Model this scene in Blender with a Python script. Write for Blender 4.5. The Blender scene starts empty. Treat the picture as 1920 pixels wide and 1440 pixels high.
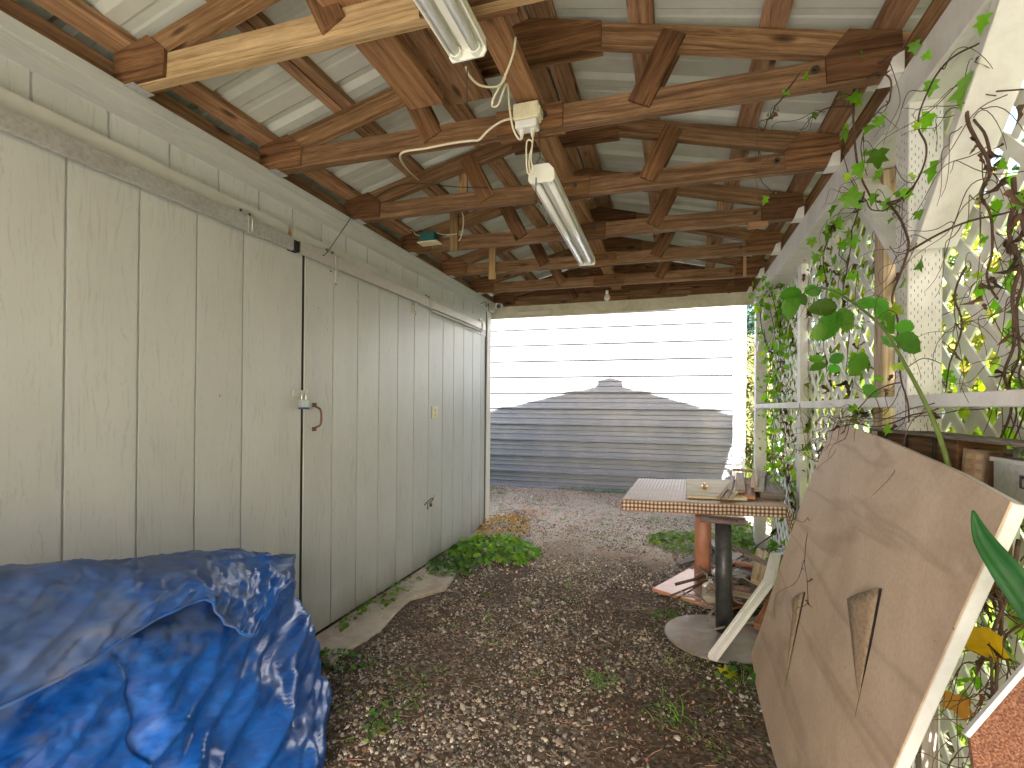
import bpy, math, random
import numpy as np
from mathutils import Vector, Matrix
random.seed(7); RNG = np.random.default_rng(7)
S = bpy.context.scene; COL = S.collection
# ---------------------------------------------------------------- camera
cam_d = bpy.data.cameras.new('camera'); cam = bpy.data.objects.new('camera', cam_d); COL.objects.link(cam)
yaw, pit, rol = .319, .0034, -.0086
c_, s_ = math.cos(yaw), math.sin(yaw)
R0 = Vector((c_, s_, 0)); F0 = Vector((-s_, c_, 0)); U0 = Vector((0, 0, 1))
Fv = F0*math.cos(pit)+U0*math.sin(pit); Uv = -F0*math.sin(pit)+U0*math.cos(pit)
RR = R0*math.cos(rol)-Uv*math.sin(rol); UU = R0*math.sin(rol)+Uv*math.cos(rol)
m = Matrix((RR, UU, -Fv)).transposed().to_4x4(); m.translation = Vector((0, 0, 1.22)); cam.matrix_world = m
cam_d.sensor_width = 36; cam_d.lens = 36*913.287/1920; cam_d.shift_y = 41/1920
cam_d.clip_start = .02; cam_d.clip_end = 500
S.camera = cam
# ---------------------------------------------------------------- light
SUN_DIR = Vector((-.16, 1, -.645)).normalized()
EL = math.asin(-SUN_DIR.z)
w = bpy.data.worlds.new('World'); S.world = w; w.use_nodes = True
nt = w.node_tree; bg = nt.nodes['Background']
sky = nt.nodes.new('ShaderNodeTexSky'); sky.sky_type = 'NISHITA'; sky.sun_disc = False
sky.sun_elevation = EL; sky.sun_rotation = math.atan2(-SUN_DIR.x, -SUN_DIR.y)
sky.air_density = 1.0; sky.dust_density = 3.0; sky.ozone_density = 1.0
nt.links.new(sky.outputs[0], bg.inputs[0]); bg.inputs[1].default_value = .06
sl = bpy.data.lights.new('sun', 'SUN'); sl.energy = 5.0; sl.angle = math.radians(.5); sl.color = (1, .965, .91)
sun = bpy.data.objects.new('sun', sl); COL.objects.link(sun); sun.rotation_euler = SUN_DIR.to_track_quat('-Z', 'Y').to_euler()
sun.location = (0, -5, 8)
S.view_settings.view_transform = 'Standard'; S.view_settings.look = 'None'; S.view_settings.exposure = 3.95; S.view_settings.gamma = 1
S.cycles.max_bounces = 12; S.cycles.diffuse_bounces = 6; S.cycles.transmission_bounces = 8; S.cycles.transparent_max_bounces = 8
S.cycles.use_denoising = True; S.cycles.use_adaptive_sampling = True; S.cycles.adaptive_threshold = .015
S.cycles.sample_clamp_indirect = 8
# ---------------------------------------------------------------- node materials
def newmat(name):
    M = bpy.data.materials.new(name); M.use_nodes = True
    t = M.node_tree; b = t.nodes['Principled BSDF']; return M, t, b
def N(t, typ, **k):
    n = t.nodes.new(typ)
    for a, v in k.items():
        if a == 'ins':
            for i, x in v.items():
                if isinstance(x, bpy.types.NodeSocket): t.links.new(x, n.inputs[i])
                else: n.inputs[i].default_value = x
        else: setattr(n, a, v)
    return n
def ramp(t, src, stops, interp='LINEAR'):
    r = t.nodes.new('ShaderNodeValToRGB'); t.links.new(src, r.inputs[0]); r.color_ramp.interpolation = interp
    e = r.color_ramp.elements
    while len(e) < len(stops): e.new(.5)
    for i, (p, c) in enumerate(stops):
        e[i].position = p; e[i].color = (c[0], c[1], c[2], 1) if not isinstance(c, (int, float)) else (c, c, c, 1)
    return r
def mapping(t, src, scale, loc=(0, 0, 0), rot=(0, 0, 0)):
    return N(t, 'ShaderNodeMapping', ins={0: src, 1: loc, 2: rot, 3: scale}).outputs[0]
def mixc(t, fac, a, b, mode='MIX'):
    n = t.nodes.new('ShaderNodeMix'); n.data_type = 'RGBA'; n.blend_type = mode
    for i, x in ((0, fac), (6, a), (7, b)):
        if isinstance(x, bpy.types.NodeSocket): t.links.new(x, n.inputs[i])
        else: n.inputs[i].default_value = x if i == 0 else (x[0], x[1], x[2], 1)
    return n.outputs[2]
def math_(t, op, a, b=0.0):
    n = t.nodes.new('ShaderNodeMath'); n.operation = op
    for i, x in ((0, a), (1, b)):
        if isinstance(x, bpy.types.NodeSocket): t.links.new(x, n.inputs[i])
        else: n.inputs[i].default_value = x
    return n.outputs[0]
def bump(t, b, h, strength=.3, dist=.01):
    n = N(t, 'ShaderNodeBump', ins={0: strength, 1: dist, 2: h}); t.links.new(n.outputs[0], b.inputs['Normal']); return n
def UV(t): return N(t, 'ShaderNodeUVMap').outputs[0]
def noise(t, vec, sc, det=4, rough=.55, dist=0.0):
    return N(t, 'ShaderNodeTexNoise', ins={'Vector': vec, 'Scale': sc, 'Detail': det, 'Roughness': rough, 'Distortion': dist})
def wood(name, dark, mid, light, rough=.75, bs=.35, stain=.5):
    M, t, b = newmat(name); uv = UV(t)
    warp = noise(t, mapping(t, uv, (1.3, 9, 1)), 1.6, 3)
    v = N(t, 'ShaderNodeVectorMath', operation='MULTIPLY_ADD', ins={0: warp.outputs[1], 1: (.0, .05, 0), 2: uv}).outputs[0]
    rings = noise(t, mapping(t, v, (1.2, 38, 1)), 1.6, 5, .6)
    fine = noise(t, mapping(t, v, (14, 520, 1)), 1.0, 3, .6)
    blot = noise(t, mapping(t, uv, (2.2, 5, 1)), 1.5, 5, .65)
    vor = N(t, 'ShaderNodeTexVoronoi', ins={'Vector': mapping(t, uv, (3.2, 11, 1)), 'Scale': 1.0})
    knot = ramp(t, vor.outputs[0], [(.0, 1.0), (.09, .75), (.17, 0.0)])
    k = math_(t, 'ADD', math_(t, 'MULTIPLY', rings.outputs[0], .72), math_(t, 'MULTIPLY', fine.outputs[0], .42))
    cr = ramp(t, k, [(.42, dark), (.55, mid), (.69, light)])
    st = ramp(t, blot.outputs[0], [(.38, 1.0), (.62, 0.0)])
    col = mixc(t, math_(t, 'MULTIPLY', st.outputs[0], stain), cr.outputs[0], tuple(x*.55 for x in mid))
    col = mixc(t, knot.outputs[0], col, tuple(x*.5 for x in dark))
    rnd = N(t, 'ShaderNodeObjectInfo').outputs['Random']; vr = ramp(t, rnd, [(0, (.66, .63, .60)), (.5, (1, 1, 1)), (1, (1.22, 1.2, 1.12))])
    col = mixc(t, 1.0, col, vr.outputs[0], 'MULTIPLY')
    t.links.new(col, b.inputs['Base Color']); b.inputs['Roughness'].default_value = rough; b.inputs['Specular IOR Level'].default_value = .25
    bump(t, b, k, bs, .004); return M
def plain(name, col, rough=.6, metal=0, nz=.12, sc=18, spec=.4, bs=.15, dirt=None, dirt_amt=.5, dsc=4):
    M, t, b = newmat(name); tc = N(t, 'ShaderNodeTexCoord').outputs['Object']
    n = noise(t, tc, sc, 6, .6)
    cr = ramp(t, n.outputs[0], [(.25, tuple(x*(1-nz*1.6) for x in col)), (.5, col), (.8, tuple(min(1, x*(1+nz)) for x in col))])
    out = cr.outputs[0]
    if dirt:
        d = noise(t, tc, dsc, 8, .7, .4); dr = ramp(t, d.outputs[0], [(.45, 0.0), (.68, 1.0)])
        out = mixc(t, math_(t, 'MULTIPLY', dr.outputs[0], dirt_amt), out, dirt)
    t.links.new(out, b.inputs['Base Color']); b.inputs['Roughness'].default_value = rough; b.inputs['Metallic'].default_value = metal
    b.inputs['Specular IOR Level'].default_value = spec
    if bs: bump(t, b, n.outputs[0], bs, .004)
    return M
def siding_mat(name, col, bs=1.0, emboss=True):
    M, t, b = newmat(name); uv = UV(t)
    warp = noise(t, mapping(t, uv, (1.6, 6, 1)), 1.0, 2)
    v = N(t, 'ShaderNodeVectorMath', operation='MULTIPLY_ADD', ins={0: warp.outputs[1], 1: (.0, .16, 0), 2: uv}).outputs[0]
    wv = N(t, 'ShaderNodeTexWave', wave_type='BANDS', bands_direction='Y', wave_profile='SIN', ins={'Vector': mapping(t, v, (1, 1, 1)), 'Scale': 15.0, 'Distortion': 7.0, 'Detail': 3.0, 'Detail Scale': 1.4, 'Detail Roughness': .62})
    fine = noise(t, mapping(t, v, (20, 300, 1)), 1.0, 4, .62)
    med = noise(t, mapping(t, v, (6, 105, 1)), 1.0, 3, .6)
    msk = ramp(t, noise(t, mapping(t, uv, (.9, 4.2, 1)), 1.0, 2).outputs[0], [(.42, .12), (.6, 1.0)])
    h = math_(t, 'ADD', math_(t, 'MULTIPLY', math_(t, 'MULTIPLY', wv.outputs[1], msk.outputs[0]), .6), math_(t, 'ADD', math_(t, 'MULTIPLY', fine.outputs[0], .45), math_(t, 'MULTIPLY', med.outputs[0], 1.5)))
    big = noise(t, mapping(t, uv, (1.0, 2.0, 1)), 1.3, 5, .6)
    cr = ramp(t, big.outputs[0], [(.3, tuple(x*.9 for x in col)), (.7, tuple(x*1.05 for x in col))])
    vor = N(t, 'ShaderNodeTexVoronoi', ins={'Vector': mapping(t, uv, (3.1, 8.5, 1)), 'Scale': 1.0})
    dot = ramp(t, vor.outputs[0], [(.0, 1.0), (.016, 1.0), (.028, 0.0)])
    gr = ramp(t, h, [(.8, .90), (1.45, 1.04)])  # grain hollows darkened in the colour, standing in for relief shading
    out = mixc(t, 1.0, cr.outputs[0], gr.outputs[0], 'MULTIPLY')
    out = mixc(t, math_(t, 'MULTIPLY', dot.outputs[0], .8), out, (.1, .08, .06))
    # splash dirt near the ground (object z)
    tc = N(t, 'ShaderNodeTexCoord').outputs['Object']; z = N(t, 'ShaderNodeSeparateXYZ', ins={0: tc}).outputs[2]
    zz = math_(t, 'ADD', z, math_(t, 'MULTIPLY', big.outputs[0], .35))
    dz = ramp(t, zz, [(.14, .75), (.36, .12), (.6, 0.0)])
    out = mixc(t, dz.outputs[0], out, (.2, .16, .11))
    t.links.new(out, b.inputs['Base Color']); b.inputs['Roughness'].default_value = .42; b.inputs['Specular IOR Level'].default_value = .5
    if emboss: bump(t, b, h, bs, .030)
    return M
def leafmat(name, trans=.45, rough=.42):
    M, t, b = newmat(name); a = N(t, 'ShaderNodeAttribute', attribute_name='tint').outputs[0]
    tc = N(t, 'ShaderNodeTexCoord').outputs['Object']; n = noise(t, tc, 60, 3)
    c = mixc(t, .35, a, ramp(t, n.outputs[0], [(.3, .55), (.75, 1.25)]).outputs[0], 'MULTIPLY')
    t.links.new(c, b.inputs['Base Color']); b.inputs['Roughness'].default_value = rough; b.inputs['Specular IOR Level'].default_value = .35
    tr = N(t, 'ShaderNodeBsdfTranslucent'); hs = N(t, 'ShaderNodeHueSaturation', ins={0: .5, 1: 1.15, 2: 1.9, 3: 1.0, 4: c}); t.links.new(hs.outputs[0], tr.inputs[0])
    mx = N(t, 'ShaderNodeMixShader', ins={0: trans, 1: b.outputs[0], 2: tr.outputs[0]})
    t.links.new(mx.outputs[0], t.nodes['Material Output'].inputs[0]); return M
def tintmat(name, rough=.85, nz=True):
    M, t, b = newmat(name); a = N(t, 'ShaderNodeAttribute', attribute_name='tint').outputs[0]
    if nz:
        tc = N(t, 'ShaderNodeTexCoord').outputs['Object']; n = noise(t, tc, 150, 4)
        a = mixc(t, .5, a, ramp(t, n.outputs[0], [(.3, .6), (.75, 1.3)]).outputs[0], 'MULTIPLY')
    t.links.new(a, b.inputs['Base Color']); b.inputs['Roughness'].default_value = rough; b.inputs['Specular IOR Level'].default_value = .3; return M
M = {}
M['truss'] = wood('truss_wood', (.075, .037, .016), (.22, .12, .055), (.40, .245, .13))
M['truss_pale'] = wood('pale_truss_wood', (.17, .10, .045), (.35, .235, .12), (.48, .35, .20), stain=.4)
M['ply'] = wood('plywood_gusset', (.05, .022, .009), (.16, .075, .03), (.30, .16, .07))
M['purlin'] = wood('purlin_wood', (.13, .06, .03), (.34, .19, .10), (.50, .31, .19))
M['plank'] = wood('plank_wood', (.17, .08, .034), (.34, .175, .08), (.46, .265, .135), stain=.2)
M['slat'] = wood('slat_wood', (.24, .14, .06), (.38, .24, .11), (.48, .33, .17), stain=.15)
M['grey_wood'] = wood('weathered_grey_wood', (.10, .08, .065), (.26, .215, .18), (.42, .36, .31), bs=.6)
M['tan_wood'] = wood('tan_scrap_wood', (.26, .17, .10), (.44, .32, .20), (.60, .47, .33), stain=.25)
M['red_wood'] = wood('reddish_wood', (.20, .07, .03), (.38, .15, .07), (.50, .24, .13), stain=.3)
M['ply_pale'] = wood('pale_board_wood', (.45, .36, .23), (.60, .50, .35), (.70, .60, .45), bs=.15, stain=.15)
M['siding'] = siding_mat('siding_paint', (.485, .487, .46))
M['trim'] = siding_mat('trim_paint', (.485, .487, .46), emboss=False)
M['header'] = plain('header_paint', (.50, .495, .455), .5, nz=.06, sc=6, bs=.1, dirt=(.3, .24, .16), dirt_amt=.18, dsc=9)
M['corner'] = plain('corner_board_paint', (.66, .62, .55), .5, nz=.05, sc=5, bs=.1)
M['groove'] = plain('dark_groove', (.12, .12, .11), .7)
M['gap'] = plain('dark_gap', (.02, .018, .015), .8)
M['galv'] = plain('galvanised_steel', (.47, .47, .46), .42, .35, nz=.18, sc=70, bs=.05, dirt=(.28, .24, .2), dirt_amt=.4, dsc=6)
M['galv_bright'] = plain('painted_track', (.50, .47, .43), .45, .25, nz=.08, sc=30, bs=.05)
M['roof'] = plain('roof_sheet', (.58, .60, .53), .55, .0, nz=.05, sc=9, bs=.03, dirt=(.36, .34, .28), dirt_amt=.45, dsc=2.5)
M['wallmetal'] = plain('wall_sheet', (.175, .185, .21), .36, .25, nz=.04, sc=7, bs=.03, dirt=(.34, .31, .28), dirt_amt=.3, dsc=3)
M['white'] = plain('white_paint', (.74, .72, .67), .55, nz=.05, sc=14, bs=.12, dirt=(.40, .34, .26), dirt_amt=.4, dsc=5)
M['white2'] = plain('white_post_paint', (.76, .74, .69), .55, nz=.06, sc=24, bs=.2, dirt=(.45, .42, .30), dirt_amt=.45, dsc=7)
M['lattice'] = plain('lattice_paint', (.78, .76, .71), .6, nz=.05, sc=20, bs=.1, dirt=(.5, .47, .36), dirt_amt=.35, dsc=9)
M['fix'] = plain('enamel_white', (.78, .78, .68), .32, nz=.03, sc=10, bs=0, dirt=(.55, .5, .36), dirt_amt=.2, dsc=9)
M['cream'] = plain('cream_plastic', (.70, .64, .44), .45, nz=.05, bs=0, dirt=(.4, .32, .18), dirt_amt=.4, dsc=25)
M['cord'] = plain('cord_plastic', (.66, .60, .42), .5, nz=.05, bs=0)
M['black'] = plain('black_rubber', (.025, .022, .02), .5, bs=0)
M['chain'] = plain('rusty_chain', (.09, .07, .05), .5, .6, bs=0)
M['brass'] = plain('brass', (.62, .36, .12), .3, .9, bs=0)
M['steel'] = plain('bright_steel', (.62, .62, .6), .28, .9, bs=0)
M['lockblue'] = plain('blue_bumper', (.04, .07, .22), .45, bs=0)
M['glassdark'] = plain('dark_lens', (.01, .01, .012), .08, bs=0)
M['camwhite'] = plain('camera_shell', (.75, .74, .7), .35, nz=.02, bs=0)
M['teal'] = plain('teal_box_paint', (.03, .13, .12), .4, nz=.1, bs=0)
M['rust'] = plain('rusty_iron', (.16, .085, .055), .7, .3, nz=.3, sc=50, bs=.5)
M['darkrod'] = plain('dark_iron_rod', (.08, .055, .045), .6, .4, nz=.3, sc=60, bs=.4)
M['pink'] = plain('salmon_paint', (.50, .22, .13), .45, nz=.08, sc=12, bs=.08, dirt=(.22, .13, .09), dirt_amt=.5, dsc=8)
M['blackpaint'] = plain('black_column_paint', (.035, .035, .036), .38, nz=.3, sc=40, bs=.15, dirt=(.12, .11, .1), dirt_amt=.35, dsc=18)
M['disc'] = plain('worn_iron_disc', (.30, .27, .24), .55, .25, nz=.12, sc=20, bs=.2, dirt=(.24, .13, .075), dirt_amt=.75, dsc=6)
M['bounce'] = plain('bounce_surface', (.26, .24, .21), .9, nz=.2, sc=40, bs=.4)
M['concrete'] = plain('concrete_slab', (.46, .40, .32), .85, nz=.12, sc=30, bs=.4, dirt=(.26, .18, .12), dirt_amt=.75, dsc=3.5)
M['brick'] = plain('brick_clay', (.30, .15, .10), .85, nz=.2, sc=40, bs=.5, dirt=(.30, .25, .2), dirt_amt=.5, dsc=10)
M['stonebeige'] = plain('beige_block', (.42, .38, .30), .85, nz=.15, sc=30, bs=.4, dirt=(.15, .12, .09), dirt_amt=.4, dsc=8)
M['bulb'] = plain('dusty_glass', (.55, .5, .42), .15, nz=.2, bs=0)
M['tube'] = plain('fluorescent_glass', (.82, .82, .78), .2, nz=.02, bs=0)
M['fascia'] = plain('mossy_fascia_board', (.62, .57, .43), .7, nz=.08, sc=8, bs=.2, dirt=(.30, .28, .10), dirt_amt=.6, dsc=5)
M['inner_ply'] = wood('gable_plywood', (.08, .035, .014), (.19, .085, .035), (.28, .14, .065))
M['bark'] = plain('vine_bark', (.10, .055, .035), .8, nz=.3, sc=80, bs=.4)
M['stemgreen'] = plain('green_stem', (.13, .19, .04), .5, nz=.2, sc=40, bs=.1)
M['bark_tree'] = plain('tree_bark', (.12, .09, .07), .9, nz=.3, sc=12, bs=.6)
M['leaf'] = leafmat('vine_leaf'); M['leafbush'] = leafmat('bush_leaf', .42, .55); M['dry'] = leafmat('dead_leaf', .2, .7)
M['tint'] = tintmat('stone_tint'); M['litter'] = tintmat('litter_tint', .9, False)
# ---------------------------------------------------------------- mesh helpers
class MB:
    def __init__(s): s.v = []; s.f = []; s.uv = []
    def _add(s, pts, faces, uvs):
        o = len(s.v); s.v += [tuple(p) for p in pts]
        for f, u in zip(faces, uvs): s.f.append([o+i for i in f]); s.uv.append(u)
    def beam(s, p0, p1, w, h, up=(0, 0, 1), cut0=0, cut1=0, off=None):
        """bar from p0 to p1 (centre line), w across, h along up; UV runs along the bar"""
        p0, p1 = Vector(p0), Vector(p1); d = (p1-p0); L = d.length; d.normalize(); up = Vector(up)
        sd = d.cross(up).normalized(); u2 = sd.cross(d).normalized()
        a, b = sd*(w/2), u2*(h/2); ro = random.random()*20 if off is None else off; rv = random.random()*20
        def P(base, sa, sb, cut): return base+a*sa+b*sb+d*(cut*sb)
        q = [P(p0, -1, -1, cut0), P(p0, 1, -1, cut0), P(p0, 1, 1, cut0), P(p0, -1, 1, cut0), P(p1, -1, -1, cut1), P(p1, 1, -1, cut1), P(p1, 1, 1, cut1), P(p1, -1, 1, cut1)]
        fs = [(0, 1, 5, 4), (1, 2, 6, 5), (2, 3, 7, 6), (3, 0, 4, 7), (3, 2, 1, 0), (4, 5, 6, 7)]
        us = []; v = rv
        for wd in (w, h, w, h):
            us.append([(ro, v), (ro, v+wd), (ro+L, v+wd), (ro+L, v)]); v += wd+.013
        us.append([(ro, v), (ro+.01, v), (ro+.01, v+h), (ro, v+h)]); us.append([(ro, v), (ro+.01, v), (ro+.01, v+h), (ro, v+h)])
        s._add(q, fs, us)
    def box(s, x0, x1, y0, y1, z0, z1, ax=None, off=None):
        d = [x1-x0, y1-y0, z1-z0]; ax = d.index(max(d)) if ax is None else ax
        cx, cy, cz = (x0+x1)/2, (y0+y1)/2, (z0+z1)/2
        if ax == 0: s.beam((x0, cy, cz), (x1, cy, cz), abs(d[1]), abs(d[2]), off=off)
        elif ax == 1: s.beam((cx, y0, cz), (cx, y1, cz), abs(d[0]), abs(d[2]), off=off)
        else: s.beam((cx, cy, z0), (cx, cy, z1), abs(d[0]), abs(d[1]), up=(0, 1, 0), off=off)
    def tube(s, pts, r, n=8, caps=True, r1=None):
        pts = [Vector(p) for p in pts]; K = len(pts); o = len(s.v); rad = []
        for i in range(K): rad.append((r+(r1-r)*i/(K-1)) if r1 is not None else (r[i] if isinstance(r, (list, tuple)) else r))
        t0 = (pts[1]-pts[0]).normalized(); ref = Vector((0, 0, 1)) if abs(t0.z) < .9 else Vector((1, 0, 0)); nx = t0.cross(ref).normalized()
        acc = 0
        for i, p in enumerate(pts):
            t = (pts[min(i+1, K-1)]-pts[max(i-1, 0)])
            t = t.normalized() if t.length > 1e-9 else t0
            nx = (nx-t*nx.dot(t)); nx = nx.normalized() if nx.length > 1e-6 else t.orthogonal().normalized(); ny = t.cross(nx)
            if i: acc += (p-pts[i-1]).length
            for k in range(n):
                an = 2*math.pi*k/n; s.v.append(tuple(p+(nx*math.cos(an)+ny*math.sin(an))*rad[i]))
        L = 0
        for i in range(K-1):
            L2 = L+(pts[i+1]-pts[i]).length
            for k in range(n):
                k2 = (k+1) % n
                s.f.append([o+i*n+k, o+i*n+k2, o+(i+1)*n+k2, o+(i+1)*n+k])
                c = 6.283*max(rad[i], .003)
                s.uv.append([(L, c*k/n), (L, c*(k+1)/n), (L2, c*(k+1)/n), (L2, c*k/n)])
            L = L2
        if caps:
            s.f.append([o+k for k in range(n)][::-1]); s.uv.append([(0, 0)]*n)
            s.f.append([o+(K-1)*n+k for k in range(n)]); s.uv.append([(0, 0)]*n)
    def prism(s, poly, n, t):
        """planar polygon (3-D points, any order) given thickness t along n"""
        n = Vector(n).normalized(); a = [Vector(p) for p in poly]; b = [p+n*t for p in a]; K = len(a); o = len(s.v)
        u = (a[1]-a[0]).normalized(); v = n.cross(u); ro = random.random()*9
        s.v += [tuple(p) for p in a+b]
        q = [((p-a[0]).dot(u)+ro, (p-a[0]).dot(v)+ro) for p in a]
        s.f.append([o+i for i in range(K)][::-1]); s.uv.append(q[::-1]); s.f.append([o+K+i for i in range(K)]); s.uv.append(q)
        for i in range(K):
            j = (i+1) % K; L = (a[j]-a[i]).length
            s.f.append([o+i, o+j, o+K+j, o+K+i]); s.uv.append([(ro, ro), (ro+L, ro), (ro+L, ro+t), (ro, ro+t)])
    def sphere(s, c, r, nu=12, nv=8, sc=(1, 1, 1)):
        o = len(s.v)
        for j in range(nv+1):
            ph = math.pi*j/nv
            for i in range(nu):
                th = 2*math.pi*i/nu; s.v.append((c[0]+r*sc[0]*math.sin(ph)*math.cos(th), c[1]+r*sc[1]*math.sin(ph)*math.sin(th), c[2]+r*sc[2]*math.cos(ph)))
        for j in range(nv):
            for i in range(nu):
                i2 = (i+1) % nu; s.f.append([o+j*nu+i, o+(j+1)*nu+i, o+(j+1)*nu+i2, o+j*nu+i2]); s.uv.append([(0, 0)]*4)
    def build(s, name, mat, parent=None, bevel=0, smooth=False, origin=None, recalc=True):
        me = bpy.data.meshes.new(name)
        me.from_pydata(s.v, [], s.f); ul = me.uv_layers.new(name='UVMap')
        flat = [c for u in s.uv for p in u for c in p]; ul.data.foreach_set('uv', flat)
        me.materials.append(mat); me.validate(); me.update()
        if recalc:
            import bmesh
            bm = bmesh.new(); bm.from_mesh(me); bmesh.ops.recalc_face_normals(bm, faces=bm.faces); bm.to_mesh(me); bm.free()
        if smooth: me.shade_smooth()
        o = bpy.data.objects.new(name, me); COL.objects.link(o)
        if parent:
            o.parent = parent; o.matrix_parent_inverse = Matrix.Translation(-Vector(parent.matrix_world.translation)) if parent.parent is None else parent.matrix_world.inverted()
            o.matrix_parent_inverse = parent.matrix_world.inverted()
        if bevel:
            b = o.modifiers.new('bevel', 'BEVEL'); b.width = bevel; b.segments = 1; b.limit_method = 'ANGLE'; b.angle_limit = math.radians(40)
        return o
def thing(name, label, cat, loc=(0, 0, 0), group=None):
    o = bpy.data.objects.new(name, None); COL.objects.link(o); o.location = loc; o.empty_display_size = .1
    o.matrix_world = Matrix.Translation(loc)
    o['label'] = label; o['category'] = cat
    if group: o['group'] = group
    return o
def tag(o, label, cat, group=None):
    o['label'] = label; o['category'] = cat
    if group: o['group'] = group
    return o
def kind(o, k): o['kind'] = k; return o
def smooth_path(pts, n=6):
    P = [Vector(p) for p in pts]; out = []
    for i in range(len(P)-1):
        a, b, c, d = P[max(i-1, 0)], P[i], P[i+1], P[min(i+2, len(P)-1)]
        for k in range(n):
            t = k/n; out.append(.5*((2*b)+(c-a)*t+(2*a-5*b+4*c-d)*t*t+(3*b-3*c+d-a)*t**3))
    out.append(P[-1]); return out
# instanced small things merged into ONE mesh (leaves, stones, litter)
def scatter(name, tv, tf, pos, mats, tint, mat, parent=None, smooth=False):
    """tv (n,3) template vertices, tf faces of equal size, pos (N,3), mats (N,3,3), tint (N,3)"""
    N_ = len(pos); nv = len(tv); k = len(tf[0])
    V = np.einsum('nij,vj->nvi', mats, np.asarray(tv))+pos[:, None, :]
    Fc = (np.asarray(tf)[None]+(np.arange(N_)*nv)[:, None, None]).reshape(-1, k)
    me = bpy.data.meshes.new(name); me.vertices.add(N_*nv); me.vertices.foreach_set('co', V.reshape(-1).astype(np.float32))
    me.loops.add(Fc.size); me.loops.foreach_set('vertex_index', Fc.reshape(-1).astype(np.int32))
    me.polygons.add(len(Fc)); me.polygons.foreach_set('loop_start', (np.arange(len(Fc))*k).astype(np.int32))
    try: me.polygons.foreach_set('loop_total', np.full(len(Fc), k, np.int32))
    except Exception: pass
    a = me.attributes.new('tint', 'FLOAT_COLOR', 'POINT'); cc = np.ones((N_, nv, 4), np.float32); cc[..., :3] = tint[:, None, :]
    a.data.foreach_set('color', cc.reshape(-1)); me.materials.append(mat); me.update(calc_edges=True); me.validate()
    if smooth: me.shade_smooth()
    o = bpy.data.objects.new(name, me); COL.objects.link(o)
    if parent: o.parent = parent; o.matrix_parent_inverse = parent.matrix_world.inverted()
    return o
def rots(N_, tilt=1.0, base=None):
    """random orientation matrices: z axis tilted up to `tilt` rad from `base` normals, random spin"""
    th = RNG.uniform(0, 2*np.pi, N_); n = np.tile(np.array([0, 0, 1.]), (N_, 1)) if base is None else base.copy()
    n = n+RNG.normal(0, tilt, (N_, 3)); n /= np.linalg.norm(n, axis=1)[:, None]
    r = RNG.normal(0, 1, (N_, 3)); x = np.cross(n, r); x /= np.linalg.norm(x, axis=1)[:, None]; y = np.cross(n, x)
    return np.stack([x, y, n], axis=2)
def dirs(x, n):
    """matrices whose y axis is x (leaf tip direction) with normal about n"""
    y = x/np.linalg.norm(x, axis=1)[:, None]; n = n-(n*y).sum(1)[:, None]*y; n /= np.linalg.norm(n, axis=1)[:, None]+1e-9
    return np.stack([np.cross(y, n), y, n], axis=2)
def leaf_t(outline, bend=.15, fold=.12):
    """leaf of length 1 along +y from the origin: outline = [(halfwidth, y)...] stem to tip"""
    v = []; f = []
    for (wd, y, ym) in outline:
        zb = -bend*ym*ym
        v += [(-wd, y, zb+fold*wd), (0, ym, zb), (wd, y, zb+fold*wd)]
    for i in range(len(outline)-1):
        a = 3*i; f += [(a, a+1, a+4, a+3), (a+1, a+2, a+5, a+4)]
    return np.array(v), f
OVATE = leaf_t([(.03, 0, 0), (.27, .2, .2), (.33, .42, .42), (.24, .68, .68), (.1, .88, .88), (.0, 1, 1)])
HEART = leaf_t([(.18, -.12, 0), (.42, -.04, .1), (.47, .22, .25), (.36, .5, .5), (.18, .76, .76), (.0, 1, 1)], .25, .2)
LOBED = leaf_t([(.14, -.1, .0), (.48, .0, .12), (.30, .26, .28), (.50, .52, .42), (.20, .60, .62), (.13, .8, .8), (.0, 1, 1)], .3, .22)
SIMPLE = leaf_t([(.05, 0, 0), (.33, .35, .35), (.2, .75, .75), (0, 1, 1)], .2, .15)
def greens(N_, base, var=.25, warm=.3):
    b = np.asarray(base)[None]*(1+RNG.normal(0, var, (N_, 1))); b = b*(1+RNG.normal(0, .07, (N_, 3))); b[:, 0] *= 1+RNG.uniform(-.1, warm, N_)
    return np.clip(b, .004, .9)
XW = -1.794
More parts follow.
